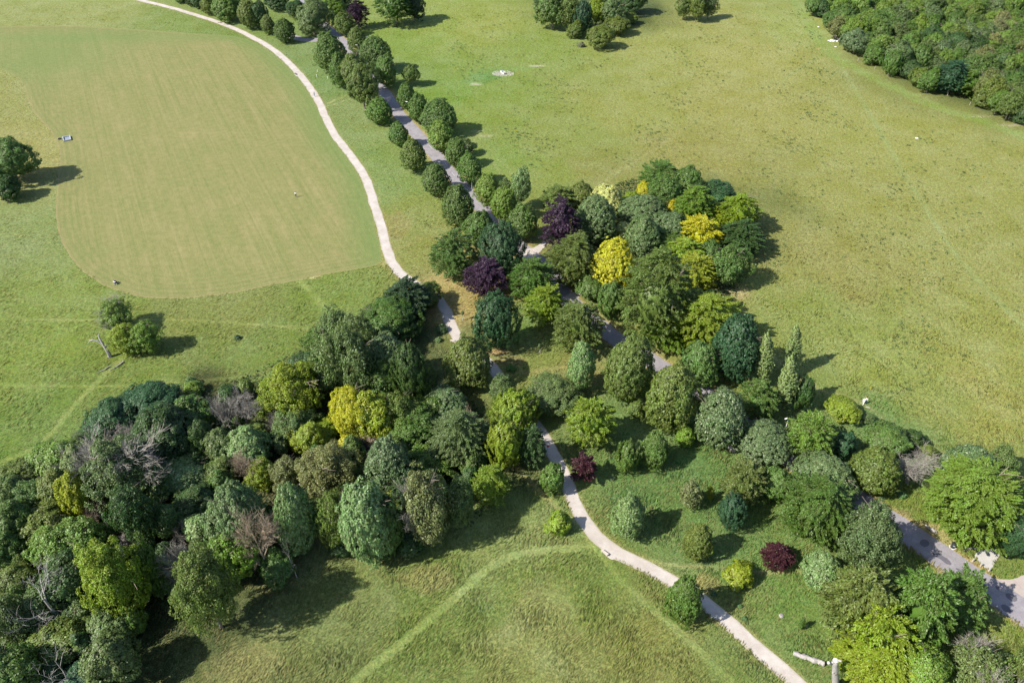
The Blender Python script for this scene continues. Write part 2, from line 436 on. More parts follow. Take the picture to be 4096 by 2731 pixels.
def ground_material(name, kind):
    m, nt, bs, out = new_mat(name)
    co = nd(nt, 'ShaderNodeTexCoord').outputs['Object']
    at_ = nd(nt, 'ShaderNodeAttribute', attribute_name='col')
    base = at_.outputs['Color']
    big = noise(nt, co, .09, 4, .65)
    mid = noise(nt, co, .55, 5, .7)
    fine = noise(nt, co, 3.2, 4, .75)
    if kind == 'meadow':
        hs = nd(nt, 'ShaderNodeHueSaturation')
        nt.links.new(base, hs.inputs['Color'])
        nt.links.new(mth(nt, 'MULTIPLY_ADD', mid, .10, .448), hs.inputs['Hue'])
        nt.links.new(mth(nt, 'MULTIPLY_ADD', mth(nt, 'ADD', big, mid), .55, .45), hs.inputs['Value'])
        nt.links.new(mth(nt, 'MULTIPLY_ADD', big, -.5, 1.16), hs.inputs['Saturation'])
        c = hs.outputs[0]
        f = ramp(nt, fine, [(.38, (.66, .70, .62)), (.5, (1, 1, 1)), (.62, (1.36, 1.30, 1.2))])
        c = mix(nt, 1.0, c, f, 'MULTIPLY')
        tx = noise(nt, co, 1.25, 5, .85)
        c = mix(nt, 1.0, c, ramp(nt, tx, [(.38, (.66, .74, .64)), (.5, (1, 1, 1)), (.62, (1.34, 1.25, 1.2))]), 'MULTIPLY')
        patch = noise(nt, co, .16, 5, .75)
        c = mix(nt, mth(nt, 'MULTIPLY', ramp(nt, patch, [(.52, (0, 0, 0)), (.68, (1, 1, 1))]), .35), c, mix(nt, 1.0, c, (1.16, 1.07, .95), 'MULTIPLY'))
        # dark weed stains and straw flecks
        w = noise(nt, co, .8, 6, .8)
        c = mix(nt, mth(nt, 'MULTIPLY', ramp(nt, w, [(.56, (0, 0, 0)), (.66, (1, 1, 1))]), .45), c, (.055, .095, .040))
        s2 = nd(nt, 'ShaderNodeMapping', inp={'Location': (31, 7, 0)})
        nt.links.new(co, s2.inputs[0])
        w2 = noise(nt, s2.outputs[0], 1.3, 6, .8)
        c = mix(nt, mth(nt, 'MULTIPLY', ramp(nt, w2, [(.55, (0, 0, 0)), (.66, (1, 1, 1))]), .40), c, (.30, .26, .13))
        h = mth(nt, 'ADD', mth(nt, 'MULTIPLY', mid, .9), mth(nt, 'MULTIPLY', fine, .35))
        bump(nt, bs, h, .55, .7)
    else:  # mown
        rt = nd(nt, 'ShaderNodeMapping', inp={'Rotation': (0, 0, FIELD_ROT)})
        nt.links.new(co, rt.inputs[0])
        mp = nd(nt, 'ShaderNodeMapping', inp={'Scale': (.03, .33, 1)})
        nt.links.new(rt.outputs[0], mp.inputs[0])
        st = noise(nt, mp.outputs[0], 1.0, 5, .7)
        mp2 = nd(nt, 'ShaderNodeMapping', inp={'Scale': (.012, 1.25, 1)})
        nt.links.new(rt.outputs[0], mp2.inputs[0])
        st2 = noise(nt, mp2.outputs[0], 1.0, 3, .6)
        c = mix(nt, ramp(nt, st, [(.38, (0, 0, 0)), (.66, (1, 1, 1))]), alb(147, 147, 92), alb(168, 158, 110))
        c = mix(nt, ramp(nt, big, [(.40, (.85, .85, .85)), (.64, (0, 0, 0))]), c, alb(148, 149, 94))
        c = mix(nt, ramp(nt, st2, [(.54, (0, 0, 0)), (.68, (.30, .30, .30))]), c, alb(176, 166, 120))
        c = mix(nt, ramp(nt, st2, [(.34, (.28, .28, .28)), (.46, (0, 0, 0))]), c, alb(120, 132, 74))
        fd = nd(nt, 'ShaderNodeAttribute', attribute_name='edge').outputs['Fac']
        # mower laps running round inside the edge
        wv = mth(nt, 'SINE', mth(nt, 'MULTIPLY', fd, 3.6))
        lap = mth(nt, 'MULTIPLY', mth(nt, 'MULTIPLY_ADD', wv, .5, .5), ramp(nt, mth(nt, 'MULTIPLY', fd, .06), [(.0, (.42, .42, .42)), (.75, (0, 0, 0))]))
        c = mix(nt, lap, c, alb(118, 134, 74))
        ed = ramp(nt, mth(nt, 'MULTIPLY', mth(nt, 'ADD', fd, mth(nt, 'MULTIPLY', mid, 1.2)), .3), [(.22, (.7, .7, .7)), (.46, (0, 0, 0))])
        c = mix(nt, ed, c, alb(178, 162, 118))
        # greener by the gravel path
        gp = nd(nt, 'ShaderNodeAttribute', attribute_name='green').outputs['Fac']
        c = mix(nt, mth(nt, 'MULTIPLY', gp, mth(nt, 'MULTIPLY_ADD', mid, .8, .3)), c, alb(124, 148, 84))
        f = ramp(nt, fine, [(.38, (.80, .82, .78)), (.62, (1.20, 1.19, 1.18))])
        c = mix(nt, 1.0, c, f, 'MULTIPLY')
        c = mix(nt, 1.0, c, ramp(nt, mid, [(.36, (.88, .92, .88)), (.64, (1.11, 1.08, 1.08))]), 'MULTIPLY')
        bump(nt, bs, mth(nt, 'ADD', mth(nt, 'MULTIPLY', mid, .2), mth(nt, 'MULTIPLY', fine, .15)), .7, .3)
    nt.links.new(c, bs.inputs['Base Color'])
    bs.inputs['Roughness'].default_value = .9
    bs.inputs['Specular IOR Level'].default_value = .15
    return m

_a = at('V', 560, 100); _b = at('V', 880, 560)
FIELD_ROT = -math.atan2(_b.y - _a.y, _b.x - _a.x)

# ---- the ground: one sheet, fine where the camera looks, running out to the horizon
NR, NC = 470, 440
ys = np.empty(NR)
yy = 46.0
t_ = np.linspace(0, 1, NR)
ys = 46 + (520 - 46) * (t_ * .36 + t_ ** 2 * .64)
us = np.linspace(-1, 1, NC)
YY, UU = np.meshgrid(ys, us, indexing='ij')
XX = UU * (YY * .51 + 66)
G = np.stack([XX.ravel(), YY.ravel()], 1)
idx = np.arange(NR * NC).reshape(NR, NC)
faces = np.stack([idx[:-1, :-1].ravel(), idx[:-1, 1:].ravel(), idx[1:, 1:].ravel(), idx[1:, :-1].ravel()], 1)
border = np.concatenate([idx[0, :], idx[1:, -1], idx[-1, ::-1][1:], idx[::-1, 0][1:-1]])
bc = G[border]
outer = np.array([0, 220.0]) + (bc - np.array([0, 220.0])) * 14
Gall = np.concatenate([G, outer])
ob = np.arange(len(border)) + len(G)
bn = np.roll(border, -1); on = np.roll(ob, -1)
faces = np.concatenate([faces, np.stack([border, ob, on, bn], 1)])
gz = np.zeros(len(Gall))
me = np_mesh('ground', np.concatenate([Gall, gz[:, None]], 1), faces, True)
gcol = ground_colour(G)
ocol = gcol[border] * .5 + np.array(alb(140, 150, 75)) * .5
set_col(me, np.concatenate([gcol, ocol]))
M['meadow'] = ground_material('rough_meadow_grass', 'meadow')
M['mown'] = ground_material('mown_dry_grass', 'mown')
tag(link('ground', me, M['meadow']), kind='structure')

# ---- the mown field
def resample(P, step):
    out = []
    n = len(P)
    for i in range(n):
        a = P[i]; b = P[(i + 1) % n]
        k = max(1, int(np.hypot(*(b - a)) / step))
        for j in range(k): out.append(a + (b - a) * j / k)
    return np.array(out)
FB = resample(W_FIELD, 2.0)
for _ in range(6): FB = (np.roll(FB, 1, 0) + FB * 2 + np.roll(FB, -1, 0)) / 4
FB = FB + np.stack([wob(FB[:, 0], FB[:, 1], 7, 21), wob(FB[:, 0], FB[:, 1], 7, 22)], 1) * .18
x0, y0 = FB.min(0); x1, y1 = FB.max(0)
gx, gy = np.meshgrid(np.arange(x0, x1, 3.0), np.arange(y0, y1, 3.0))
gp = np.stack([gx.ravel(), gy.ravel()], 1)
gp = gp[inside(gp, FB)]
gp = gp[seg_dist(gp, np.concatenate([FB, FB[:1]])) > 1.0]
allp = np.concatenate([FB, gp])
nb = len(FB)
res = delaunay_2d_cdt([Vector(p) for p in allp], [(i, (i + 1) % nb) for i in range(nb)], [], 1, 1e-4)
fv = np.array([(v.x, v.y, .004) for v in res[0]])
me = np_mesh('mown_field', fv, np.array([f for f in res[2] if len(f) == 3]), True)
ed = seg_dist(fv[:, :2], np.concatenate([FB, FB[:1]]))
ed = np.minimum(ed, 14.0)
a = me.attributes.new('edge', 'FLOAT', 'POINT'); a.data.foreach_set('value', ed.astype(np.float32))
gr = np.clip(1 - (seg_dist(fv[:, :2], L_PATH) - 2) / 10, 0, 1) + np.clip(1 - np.abs(fv[:, 1] - at('V', 300, 85).y) / 9, 0, 1) * .6
gr = gr + .75 * np.exp(-((fv[:, 0] - at('V', 100, 130).x) ** 2 + (fv[:, 1] - at('V', 100, 130).y) ** 2) / 900.)
a = me.attributes.new('green', 'FLOAT', 'POINT'); a.data.foreach_set('value', np.clip(gr, 0, 1).astype(np.float32))
tag(link('mown_field', me, M['mown']), kind='structure')

# ---- ribbons: path and road
def ribbon(name, L, width, z, mat, jit=.1, seed=0):
    d = np.gradient(L, axis=0)
    d /= np.hypot(d[:, 0], d[:, 1])[:, None]
    nrm = np.stack([-d[:, 1], d[:, 0]], 1)
    w = width if hasattr(width, '__len__') else np.full(len(L), width)
    v = []
    off = [-1, -.6, 0, .6, 1]
    for o in off:
        p = L + nrm * (w / 2 * o)[:, None]
        if abs(o) == 1: p = p + nrm * (wob(L[:, 0] + o * 40, L[:, 1], 3.2, seed) * jit)[:, None]
        v.append(p)
    k = len(off)
    V = np.stack(v, 1).reshape(-1, 2)
    n = len(L)
    i = np.arange(n * k).reshape(n, k)
    f = np.stack([i[:-1, :-1].ravel(), i[:-1, 1:].ravel(), i[1:, 1:].ravel(), i[1:, :-1].ravel()], 1)
    me = np_mesh(name, np.concatenate([V, np.full((len(V), 1), z)], 1), f[:, ::-1], True)
    a_ = me.attributes.new('edge', 'FLOAT', 'POINT'); a_.data.foreach_set('value', np.tile(np.abs(off), n).astype(np.float32))
    return tag(link(name, me, mat), kind='structure')

def gravel_material():
    m, nt, bs, out = new_mat('pale_gravel')
    co = nd(nt, 'ShaderNodeTexCoord').outputs['Object']
    a = noise(nt, co, .35, 5, .7); b = noise(nt, co, 5, 4, .8)
    c = ramp(nt, a, [(.3, alb(205, 192, 182)), (.7, alb(238, 228, 220))])
    c = mix(nt, 1.0, c, ramp(nt, b, [(.3, (.9, .9, .9)), (.7, (1.08, 1.08, 1.08))]), 'MULTIPLY')
    e = nd(nt, 'ShaderNodeAttribute', attribute_name='edge').outputs['Fac']
    n2 = noise(nt, co, 1.3, 6, .8)
    c = mix(nt, mth(nt, 'MULTIPLY', ramp(nt, mth(nt, 'ADD', e, mth(nt, 'MULTIPLY_ADD', n2, 1.1, -.55)), [(.72, (0, 0, 0)), (1.0, (1, 1, 1))]), .55), c, alb(168, 158, 120))
    c = mix(nt, ramp(nt, noise(nt, co, .16, 4, .7), [(.45, (0, 0, 0)), (.7, (.3, .3, .3))]), c, alb(190, 176, 160))
    nt.links.new(c, bs.inputs['Base Color'])
    bs.inputs['Roughness'].default_value = .95
    bump(nt, bs, b, .3, .05)
    return m

def asphalt_material(name, c1, c2, var=(.88, 1.12)):
    m, nt, bs, out = new_mat(name)
    co = nd(nt, 'ShaderNodeTexCoord').outputs['Object']
    a = noise(nt, co, .5, 6, .75); b = noise(nt, co, 7, 4, .8)
    v = nd(nt, 'ShaderNodeTexVoronoi', inp={'Scale': .35}, feature='DISTANCE_TO_EDGE')
    mp = nd(nt, 'ShaderNodeMapping'); nt.links.new(co, mp.inputs[0])
    nt.links.new(mix(nt, .25, co, nd(nt, 'ShaderNodeTexNoise', inp={'Scale': .7}).outputs['Color']), v.inputs['Vector'])
    c = ramp(nt, a, [(.3, c1), (.7, c2)])
    c = mix(nt, ramp(nt, v.outputs['Distance'], [(0, (.35, .35, .35)), (.012, (0, 0, 0))]), c, tuple(x * .5 for x in c1))
    c = mix(nt, 1.0, c, ramp(nt, b, [(.3, (var[0],) * 3), (.7, (var[1],) * 3)]), 'MULTIPLY')
    nt.links.new(c, bs.inputs['Base Color'])
    bs.inputs['Roughness'].default_value = .85
    return m
M['gravel'] = gravel_material()
M['asphalt'] = asphalt_material('worn_grey_asphalt', alb(152, 145, 152), alb(188, 182, 186))
M['tar'] = asphalt_material('dark_repair_asphalt', alb(112, 108, 118), alb(128, 124, 134))
M['concrete_pad'] = asphalt_material('pale_concrete', alb(205, 200, 195), alb(225, 220, 214))
M['pink'] = asphalt_material('pinkish_gravel_apron', alb(196, 180, 172), alb(214, 200, 190))

ribbon('gravel_path', L_PATH, W_PATH, .012, M['gravel'], .17, 31)
# the road is a low slab with a real edge step at the verge
ribbon('road', L_ROAD, 4.6 + 1.1 * np.clip((150 - L_ROAD[:, 1]) / 40, 0, 1), .016, M['asphalt'], .14, 32)
ribbon('side_road', L_SIDE, 4.4, .012, M['asphalt'], .14, 33)

def sheet(name, pts, fr, z, mat, kind='structure', smooth=1):
    P = np.array([at(fr, *p).xy[:] for p in pts])
    P = resample(P, .5)
    for _ in range(smooth): P = (np.roll(P, 1, 0) + P * 2 + np.roll(P, -1, 0)) / 4
    P = P + np.stack([wob(P[:, 0], P[:, 1], 2.0, 41), wob(P[:, 0], P[:, 1], 2.0, 42)], 1) * .06
    bm = bmesh.new()
    f = bm.faces.new([bm.verts.new((p[0], p[1], z)) for p in P])
    if f.calc_area() and f.normal.z < 0: f.normal_flip()
    bmesh.ops.triangulate(bm, faces=bm.faces[:])
    bmesh.ops.recalc_face_normals(bm, faces=bm.faces[:])
    me = bm_mesh(name, bm)
    return tag(link(name, me, mat), kind=kind)

sheet('concrete_slab', [(1560, 660), (1680, 590), (1980, 555), (2010, 600), (1880, 800), (1860, 880), (1730, 870)], 'R3', .020, M['concrete_pad'])
sheet('gravel_apron', [(1840, 1000), (1960, 1050), (2180, 1040), (2420, 950), (2700, 900), (2700, 1700), (2400, 1480)], 'R3', .008, M['pink'], smooth=3)
sheet('gravel_track', [(1215, 190), (1260, 165), (1330, 150), (1395, 108), (1412, 130), (1360, 185), (1300, 225), (1268, 240), (1235, 232)], 'E', .020, M['gravel'], smooth=2)
sheet('gravel_entry', [(1545, 470), (1600, 448), (1640, 455), (1642, 478), (1600, 492), (1545, 520), (1520, 505)], 'E', .020, M['gravel'], smooth=2)
sheet('gravel_bay', [(1735, 640), (1795, 660), (1772, 680), (1830, 730), (1850, 748), (1885, 722), (1925, 740), (1850, 680)], 'H', .016, M['gravel'])
sheet('gravel_bay', [(1990, 488), (2010, 478), (2045, 500), (2030, 512), (1998, 516), (1978, 505)], 'A', .016, M['gravel'])
sheet('gravel_bay', [(1455, 148), (1490, 152), (1510, 166), (1485, 170)], 'A', .016, M['gravel'])
sheet('gravel_bay', [(765, 775), (790, 760), (812, 790), (800, 800)], 'E', .016, M['gravel'])
PATCH = [[(700, 430), (760, 400), (860, 430), (880, 480), (840, 540), (780, 550), (700, 490)],
         [(870, 560), (950, 590), (1190, 750), (1240, 790), (1225, 838), (1180, 830), (860, 610)],
         [(1255, 850), (1330, 855), (1400, 930), (1560, 1010), (1640, 1090), (1720, 1140), (1800, 1210), (1760, 1230), (1600, 1110), (1420, 980), (1270, 880)],
         [(1890, 1110), (2015, 1165), (1975, 1240), (1865, 1170)],
         [(2040, 1250), (2110, 1238), (2270, 1325), (2270, 1380), (2220, 1425), (2080, 1350), (2035, 1290)],
         [(1745, 1125), (1790, 1140), (1808, 1168), (1760, 1155)],
         [(2150, 1445), (2200, 1460), (2285, 1530), (2230, 1515)],
         [(1600, 1190), (1800, 1300), (1820, 1340), (1760, 1330), (1600, 1230)],
         [(2050, 1410), (2150, 1500), (2200, 1580), (2140, 1620), (1990, 1500), (1960, 1440)],
         [(1240, 790), (1285, 800), (1290, 830), (1250, 835)]]
for p in PATCH: sheet('asphalt_patch', p, 'R3', .0205, M['tar'], smooth=2)
# short worn centre dashes left on the avenue
for (x, y) in [(870, 150), (1110, 415), (1225, 575)]:
    a = at('V', (1500 + x * .2551) / KV, (550 + y * .2551) / KV)
    k = np.argmin(np.hypot(*(L_ROAD - np.array(a.xy)).T)); d = L_ROAD[k + 1] - L_ROAD[k - 1]; d /= np.hypot(*d); n = np.array((-d[1], d[0]))
    P = [np.array(a.xy) + d * i * 1.3 + n * j * .06 for i, j in ((-1, -1), (1, -1), (1, 1), (-1, 1))]
    me = np_mesh('road_marking', np.array([(*p, .0205) for p in P]), np.array([[0, 1, 2, 3]]))
    tag(link('road_marking', me, plain('worn_road_paint', (.42, .42, .42), .8)), kind='structure')

# ------------------------------------------------------------------ crowns
def unit(v): return v / (np.linalg.norm(v, axis=-1, keepdims=True) + 1e-9)

STY = {
    'lime': dict(lobes=(46, .74, .27, .90), amp=.085, frq=2.6, cr=.46, ll=.36, lw=.20, taper=.24, out=1.0, up=.6, rn=.5, core=.70, droop=.5, nf=.62, dj=.075, lf=.80),
    'syc':  dict(lobes=(11, .55, .46, .72), amp=.20, frq=3.0, cr=.78, ll=.36, lw=.24, taper=.12, out=1.1, up=.8, rn=.5, core=.62, droop=.2, nf=.66, dj=.12, lf=.85),
    'lay':  dict(lobes=(15, .60, .42, .72), amp=.15, frq=2.8, cr=.95, ll=.40, lw=.18, taper=.22, out=.2, up=1.3, rn=.42, core=.60, droop=.0, nf=.80, dj=.12, lf=.85),
    'ash':  dict(lobes=(9, .52, .47, .62), amp=.26, frq=2.6, cr=.70, ll=.33, lw=.18, taper=.08, out=.8, up=.8, rn=.7, core=.50, droop=.1, nf=.62, dj=.12, lf=.9),
    'up':   dict(lobes=(14, .60, .40, .74), amp=.14, frq=3.2, cr=.70, ll=.38, lw=.16, taper=.28, out=1.0, up=.4, rn=.5, core=.64, droop=-.8, nf=.62, dj=.13, lf=.8),
    'pop':  dict(lobes=(16, .70, .30, .80), amp=.14, frq=3.0, cr=.50, ll=.30, lw=.19, taper=.35, out=1.0, up=.5, rn=.6, core=.62, droop=-.6, nf=.7, dj=.1, lf=.9),
}

def crown_mesh(style, seed, R, A, n_leaf):
    s = STY[style]
    r = np.random.default_rng(seed)
    kv = r.normal(size=(9, 3)); kv = unit(kv) * (s['frq'] * r.uniform(.6, 1.9, (9, 1))); ph = r.uniform(0, 6.28, 9)
    def lump(d):
        return (np.sin(d @ kv.T + ph).sum(1)) / 3.0
    nl, cd, lr, base_ = s['lobes']
    li = np.arange(nl) + .5
    lp = np.arccos(1 - 2 * li / nl * .92); lt = math.pi * (1 + 5 ** .5) * li + r.uniform(0, 6)
    LC = np.stack([np.cos(lt) * np.sin(lp), np.sin(lt) * np.sin(lp), np.cos(lp)], 1) + r.normal(size=(nl, 3)) * .16
    LC = unit(LC) * cd * r.uniform(.82, 1.12, (nl, 1)); LR = lr * r.uniform(.8, 1.2, nl)
    def env(d):
        dc = d @ LC.T
        disc = dc * dc - (LC * LC).sum(1) + LR * LR
        t_ = np.where(disc > 0, dc + np.sqrt(np.maximum(disc, 0)), 0).max(1)
        f = np.maximum(t_, base_) * (1 + s['amp'] * .6 * lump(d))
        p = d * np.array([R, R, A]) * f[:, None]
        tz = p[:, 2] / A
        p[:, :2] *= (1 - s['taper'] * tz - .10 * tz ** 2)[:, None]
        return p
    cr0 = s['cr'] * (R / 4.0) ** .35
    n_leaf = int(n_leaf * s['lf'])
    area = 4 * math.pi * ((R * R) ** 1.6 / 3 + 2 * (R * A) ** 1.6 / 3) ** (1 / 1.6)
    nc = int(area / (cr0 * cr0) * s['nf'])
    nc = max(28, min(nc, 900))
    i = np.arange(nc) + .5
    phi = np.arccos(1 - 2 * i / nc); th = math.pi * (1 + 5 ** .5) * i
    d = np.stack([np.cos(th) * np.sin(phi), np.sin(th) * np.sin(phi), np.cos(phi)], 1)
    d = unit(d + r.normal(size=d.shape) * (.5 / math.sqrt(nc)) * 2)
    depth = 1.03 - np.abs(r.normal(size=nc)) * s['dj'] + (r.random(nc) < .2) * r.uniform(0, .15, nc)
    if style == 'ash': depth = r.uniform(.5, 1.06, nc) ** .7
    c = env(d) * depth[:, None]
    nrm = unit(c / np.array([R, R, A]) ** 2)
    cs = cr0 * r.uniform(.65, 1.35, nc)
    # leaves share out over clumps, more on the upper side
    w = cs ** 2 * (1.15 + .5 * d[:, 2])
    cnt = r.multinomial(n_leaf, w / w.sum())
    k = np.repeat(np.arange(nc), cnt)
    n = len(k)
    q = unit(r.normal(size=(n, 3))) * (r.uniform(.35, 1, (n, 1)) ** .5)
    N = nrm[k]
    dp = (q * N).sum(1, keepdims=True)
    q = np.where(dp < -.15, q - 2 * dp * N, q)
    oh = N.copy(); oh[:, 2] = 0; oh = unit(oh + 1e-6)
    tg = np.stack([-oh[:, 1], oh[:, 0], np.zeros(n)], 1)
    S = cs[k][:, None]
    if style == 'lay':
        e = r.uniform(-.30, .25, nc)[k][:, None]
        fwd = unit(oh + np.array([0, 0, 1.0]) * e)
        upv = unit(np.cross(fwd, tg) * -1); upv = np.where(upv[:, 2:3] < 0, -upv, upv)
        a = (q * fwd).sum(1, keepdims=True); b = (q * tg).sum(1, keepdims=True); g_ = q[:, 2:3]
        L = c[k] + fwd * a * S * 1.55 + tg * b * S * (.62 - .35 * a) + upv * g_ * S * .20
        ln = upv * 1.2 + r.normal(size=(n, 3)) * s['rn']
        t = fwd + tg * b * .6 + r.normal(size=(n, 3)) * .35
    elif style in ('up', 'pop'):
        up3 = unit(N * .55 + np.array([0, 0, 1.0]))
        a = (q * up3).sum(1, keepdims=True)
        L = c[k] + (q - a * up3) * S * .6 + up3 * a * S * 1.45
        ln = N * s['out'] + q * .7 + np.array([0, 0, s['up']]) + r.normal(size=(n, 3)) * s['rn']
        t = up3 + r.normal(size=(n, 3)) * .4
    else:
        fl = .85 if style != 'lime' else .8
        L = c[k] + q * S * np.array([1, 1, fl])
        ln = N * s['out'] * .6 + q * s['out'] + np.array([0, 0, s['up']]) + r.normal(size=(n, 3)) * s['rn']
        t = r.normal(size=(n, 3)) * .8 + oh * .5 - np.array([0, 0, s['droop']])
    ln = unit(ln)
    t = unit(t - (t * ln).sum(1, keepdims=True) * ln)
    b = np.cross(ln, t)
    sz = (r.uniform(.7, 1.3, (n, 1))) * (R / 4.0) ** .06
    a0 = L - t * s['ll'] * .5 * sz; a2 = L + t * s['ll'] * .5 * sz
    bend = ln * s['lw'] * .22
    a1 = L + b * s['lw'] * .5 * sz - bend; a3 = L - b * s['lw'] * .5 * sz - bend
    V = np.stack([a0, a1, a2, a3], 1).reshape(-1, 3)
    F = np.arange(4 * n).reshape(n, 4)
    # inner mass of foliage, so the crown is not see-through
    cn = 12
    pv = []
    for a_ in range(cn + 1):
        for b_ in range(cn * 2):
            p_ = math.pi * a_ / cn; t_ = math.pi * b_ / cn
            pv.append((math.sin(p_) * math.cos(t_), math.sin(p_) * math.sin(t_), math.cos(p_)))
    pv = env(np.array(pv)) * s['core']
    j = np.arange((cn + 1) * cn * 2).reshape(cn + 1, cn * 2)
    jn = np.roll(j, -1, 1)
    cf = np.stack([j[:-1].ravel(), j[1:].ravel(), jn[1:].ravel(), jn[:-1].ravel()], 1)
    me = np_mesh('crown_' + style, np.concatenate([V, pv]), np.concatenate([F, cf + len(V)]))
    me.materials.append(M['leaf'])
    return me

LIB = {}
def lib(style, size, var):
    key = (style, size, var)
    if key not in LIB:
        R, A, n = {'S': (1.8, 2.0, 4200), 'M': (4.0, 4.3, 15500), 'L': (6.4, 6.4, 34000), 'X': (8.8, 8.2, 60000)}[size]
        if style == 'pop': R, A, n = 1.5, 7.0, 9000
        if style == 'ash': n = int(n * .8)
        LIB[key] = (crown_mesh(style, hash_(style) + ord(size) * 7 + var * 101, R, A, n), R, A)
    return LIB[key]
def hash_(s): return sum(ord(c) * (i + 3) for i, c in enumerate(s))

# ------------------------------------------------------------------ trunks and bare branches
def trunk_mesh(seed, bare=0):
    """bare 0: trunk with limbs for inside a crown (unit height 1 = crown centre);
       1: fine twiggy bare tree; 2: dead tree of few thick crooked limbs; sizes in m for a 6 m tree"""
    rg = random.Random(seed)
    bm = bmesh.new()
    def branch(p, d, L, r0, lev, maxlev, ns):
        pts = [p]; rad = [r0]
        seg = 3 if lev < maxlev else 2
        q = p.copy(); dd = d.copy()
        for i in range(seg):
            wob_ = .16 if bare != 2 else .34
            dd = (dd + Vector((rg.uniform(-1, 1), rg.uniform(-1, 1), rg.uniform(-.5, .9 if bare == 1 else .6))) * wob_).normalized()
            q = q + dd * (L / seg)
            pts.append(q.copy()); rad.append(r0 * (1 - .62 * (i + 1) / seg))
        bm_tube(bm, pts, rad, n=ns if lev == 0 else (5 if lev == 1 else 3), cap=False, rg=rg)
        if lev < maxlev:
            kids = {1: (9, 7, 6, 5)[min(lev, 3)], 2: (5, 4, 3, 2)[min(lev, 3)], 0: (5, 3, 0, 0)[lev]}[bare]
            for c in range(kids):
                t = rg.uniform(.25 if lev else .35, 1.0)
                i = min(int(t * seg), seg - 1); f = t * seg - i
                pp = pts[i].lerp(pts[i + 1], f)
                axis = (pts[i + 1] - pts[i]).normalized()
                side = axis.orthogonal().normalized()
                side.rotate(Matrix.Rotation(rg.uniform(0, 6.28), 3, axis))
                sp = rg.uniform(.5, 1.05) if bare == 1 else rg.uniform(.6, 1.4)
                nd_ = (axis + side * sp).normalized()
                if bare == 1 and nd_.z < 0: nd_.z *= .3
                branch(pp, nd_, L * rg.uniform(.45, .72), max(rad[i] * .5, .012), lev + 1, maxlev, ns)
    if bare == 0:
        branch(Vector((0, 0, -.05)), Vector((0, 0, 1)), 1.3, .055, 0, 2, 9)
    elif bare == 1:
        branch(Vector((0, 0, -.2)), Vector((0, 0, 1)), 3.6, .16, 0, 4, 7)
    else:
        branch(Vector((0, 0, -.2)), Vector((.1, 0, 1)), 4.2, .26, 0, 4, 7)
    me = bm_mesh(['trunk', 'bare_branches', 'dead_branches'][bare], bm)
    co = np.array([v.co[:] for v in me.vertices])
    return me, float(np.percentile(np.abs(co[:, :2]), 97)), float(co[:, 2].max())
TRK = [trunk_mesh(50 + i, 0) for i in range(3)]
BARE = [trunk_mesh(60 + i, 1) for i in range(3)]
DEAD = [trunk_mesh(71 + i, 2) for i in range(3)]

# ------------------------------------------------------------------ colours
PAL = {  # leaf colours -> rgb (albedo, linear), share of pale leaves
    'DG': ((.054, .096, .028), .00), 'MG': ((.092, .150, .035), .01), 'LG': ((.145, .215, .045), .02),
    'OG': ((.122, .160, .038), .01), 'GG': ((.112, .156, .052), .02), 'BG': ((.042, .090, .037), .00),
    'YG': ((.185, .242, .034), .01), 'BR': ((.130, .210, .033), .01), 'SG': ((.108, .156, .060), .10),
    'PG': ((.160, .232, .080), .14), 'YE': ((.42, .405, .045), .02), 'GO': ((.35, .32, .036), .01),
    'YB': ((.215, .252, .034), .01), 'PU': ((.040, .020, .036), .00), 'RD': ((.058, .020, .026), .01),
    'CR': ((.40, .42, .15), .18), 'BU': ((.165, .180, .070), .03), 'LM': ((.090, .138, .035), .02), 'DK': ((.034, .060, .024), .0)}

KIND = {'lime': 'lime_tree', 'syc': 'sycamore_tree', 'lay': 'beech_tree', 'ash': 'ash_tree', 'up': 'hornbeam_tree', 'pop': 'poplar_tree',
        'bare': 'bare_tree', 'dead': 'dead_tree'}
LABELS = set()
NT = [0]

def solve(fr, cx, yt, yb, w, z0f):
    X, Yt = px(fr, cx, yt); _, Yb = px(fr, cx, yb)
    s = FR[fr][2] * KV
    W = w * s; Hh = Yb - Yt
    zc = 3.0
    for _ in range(12):
        gx_, gy_, t = ground(X, (Yt + Yb) / 2, zc)
        ppm = FPX / t
        R = W / 2 / ppm
        hh = Hh / 2 / ppm
        vec = Vector((gx_, gy_, zc - H)); al = math.asin(H / vec.length) if vec.length > H else math.pi / 2
        al = math.atan2(H - zc, math.hypot(gx_, gy_))
        q = hh * hh - (R * math.sin(al)) ** 2
        Az = math.sqrt(q) / math.cos(al) if q > 0 else 0
        Az = min(max(Az, .62 * R), 6.0 * R)
        zc = Az * (1 + z0f)
    return gx_, gy_, zc, R, Az

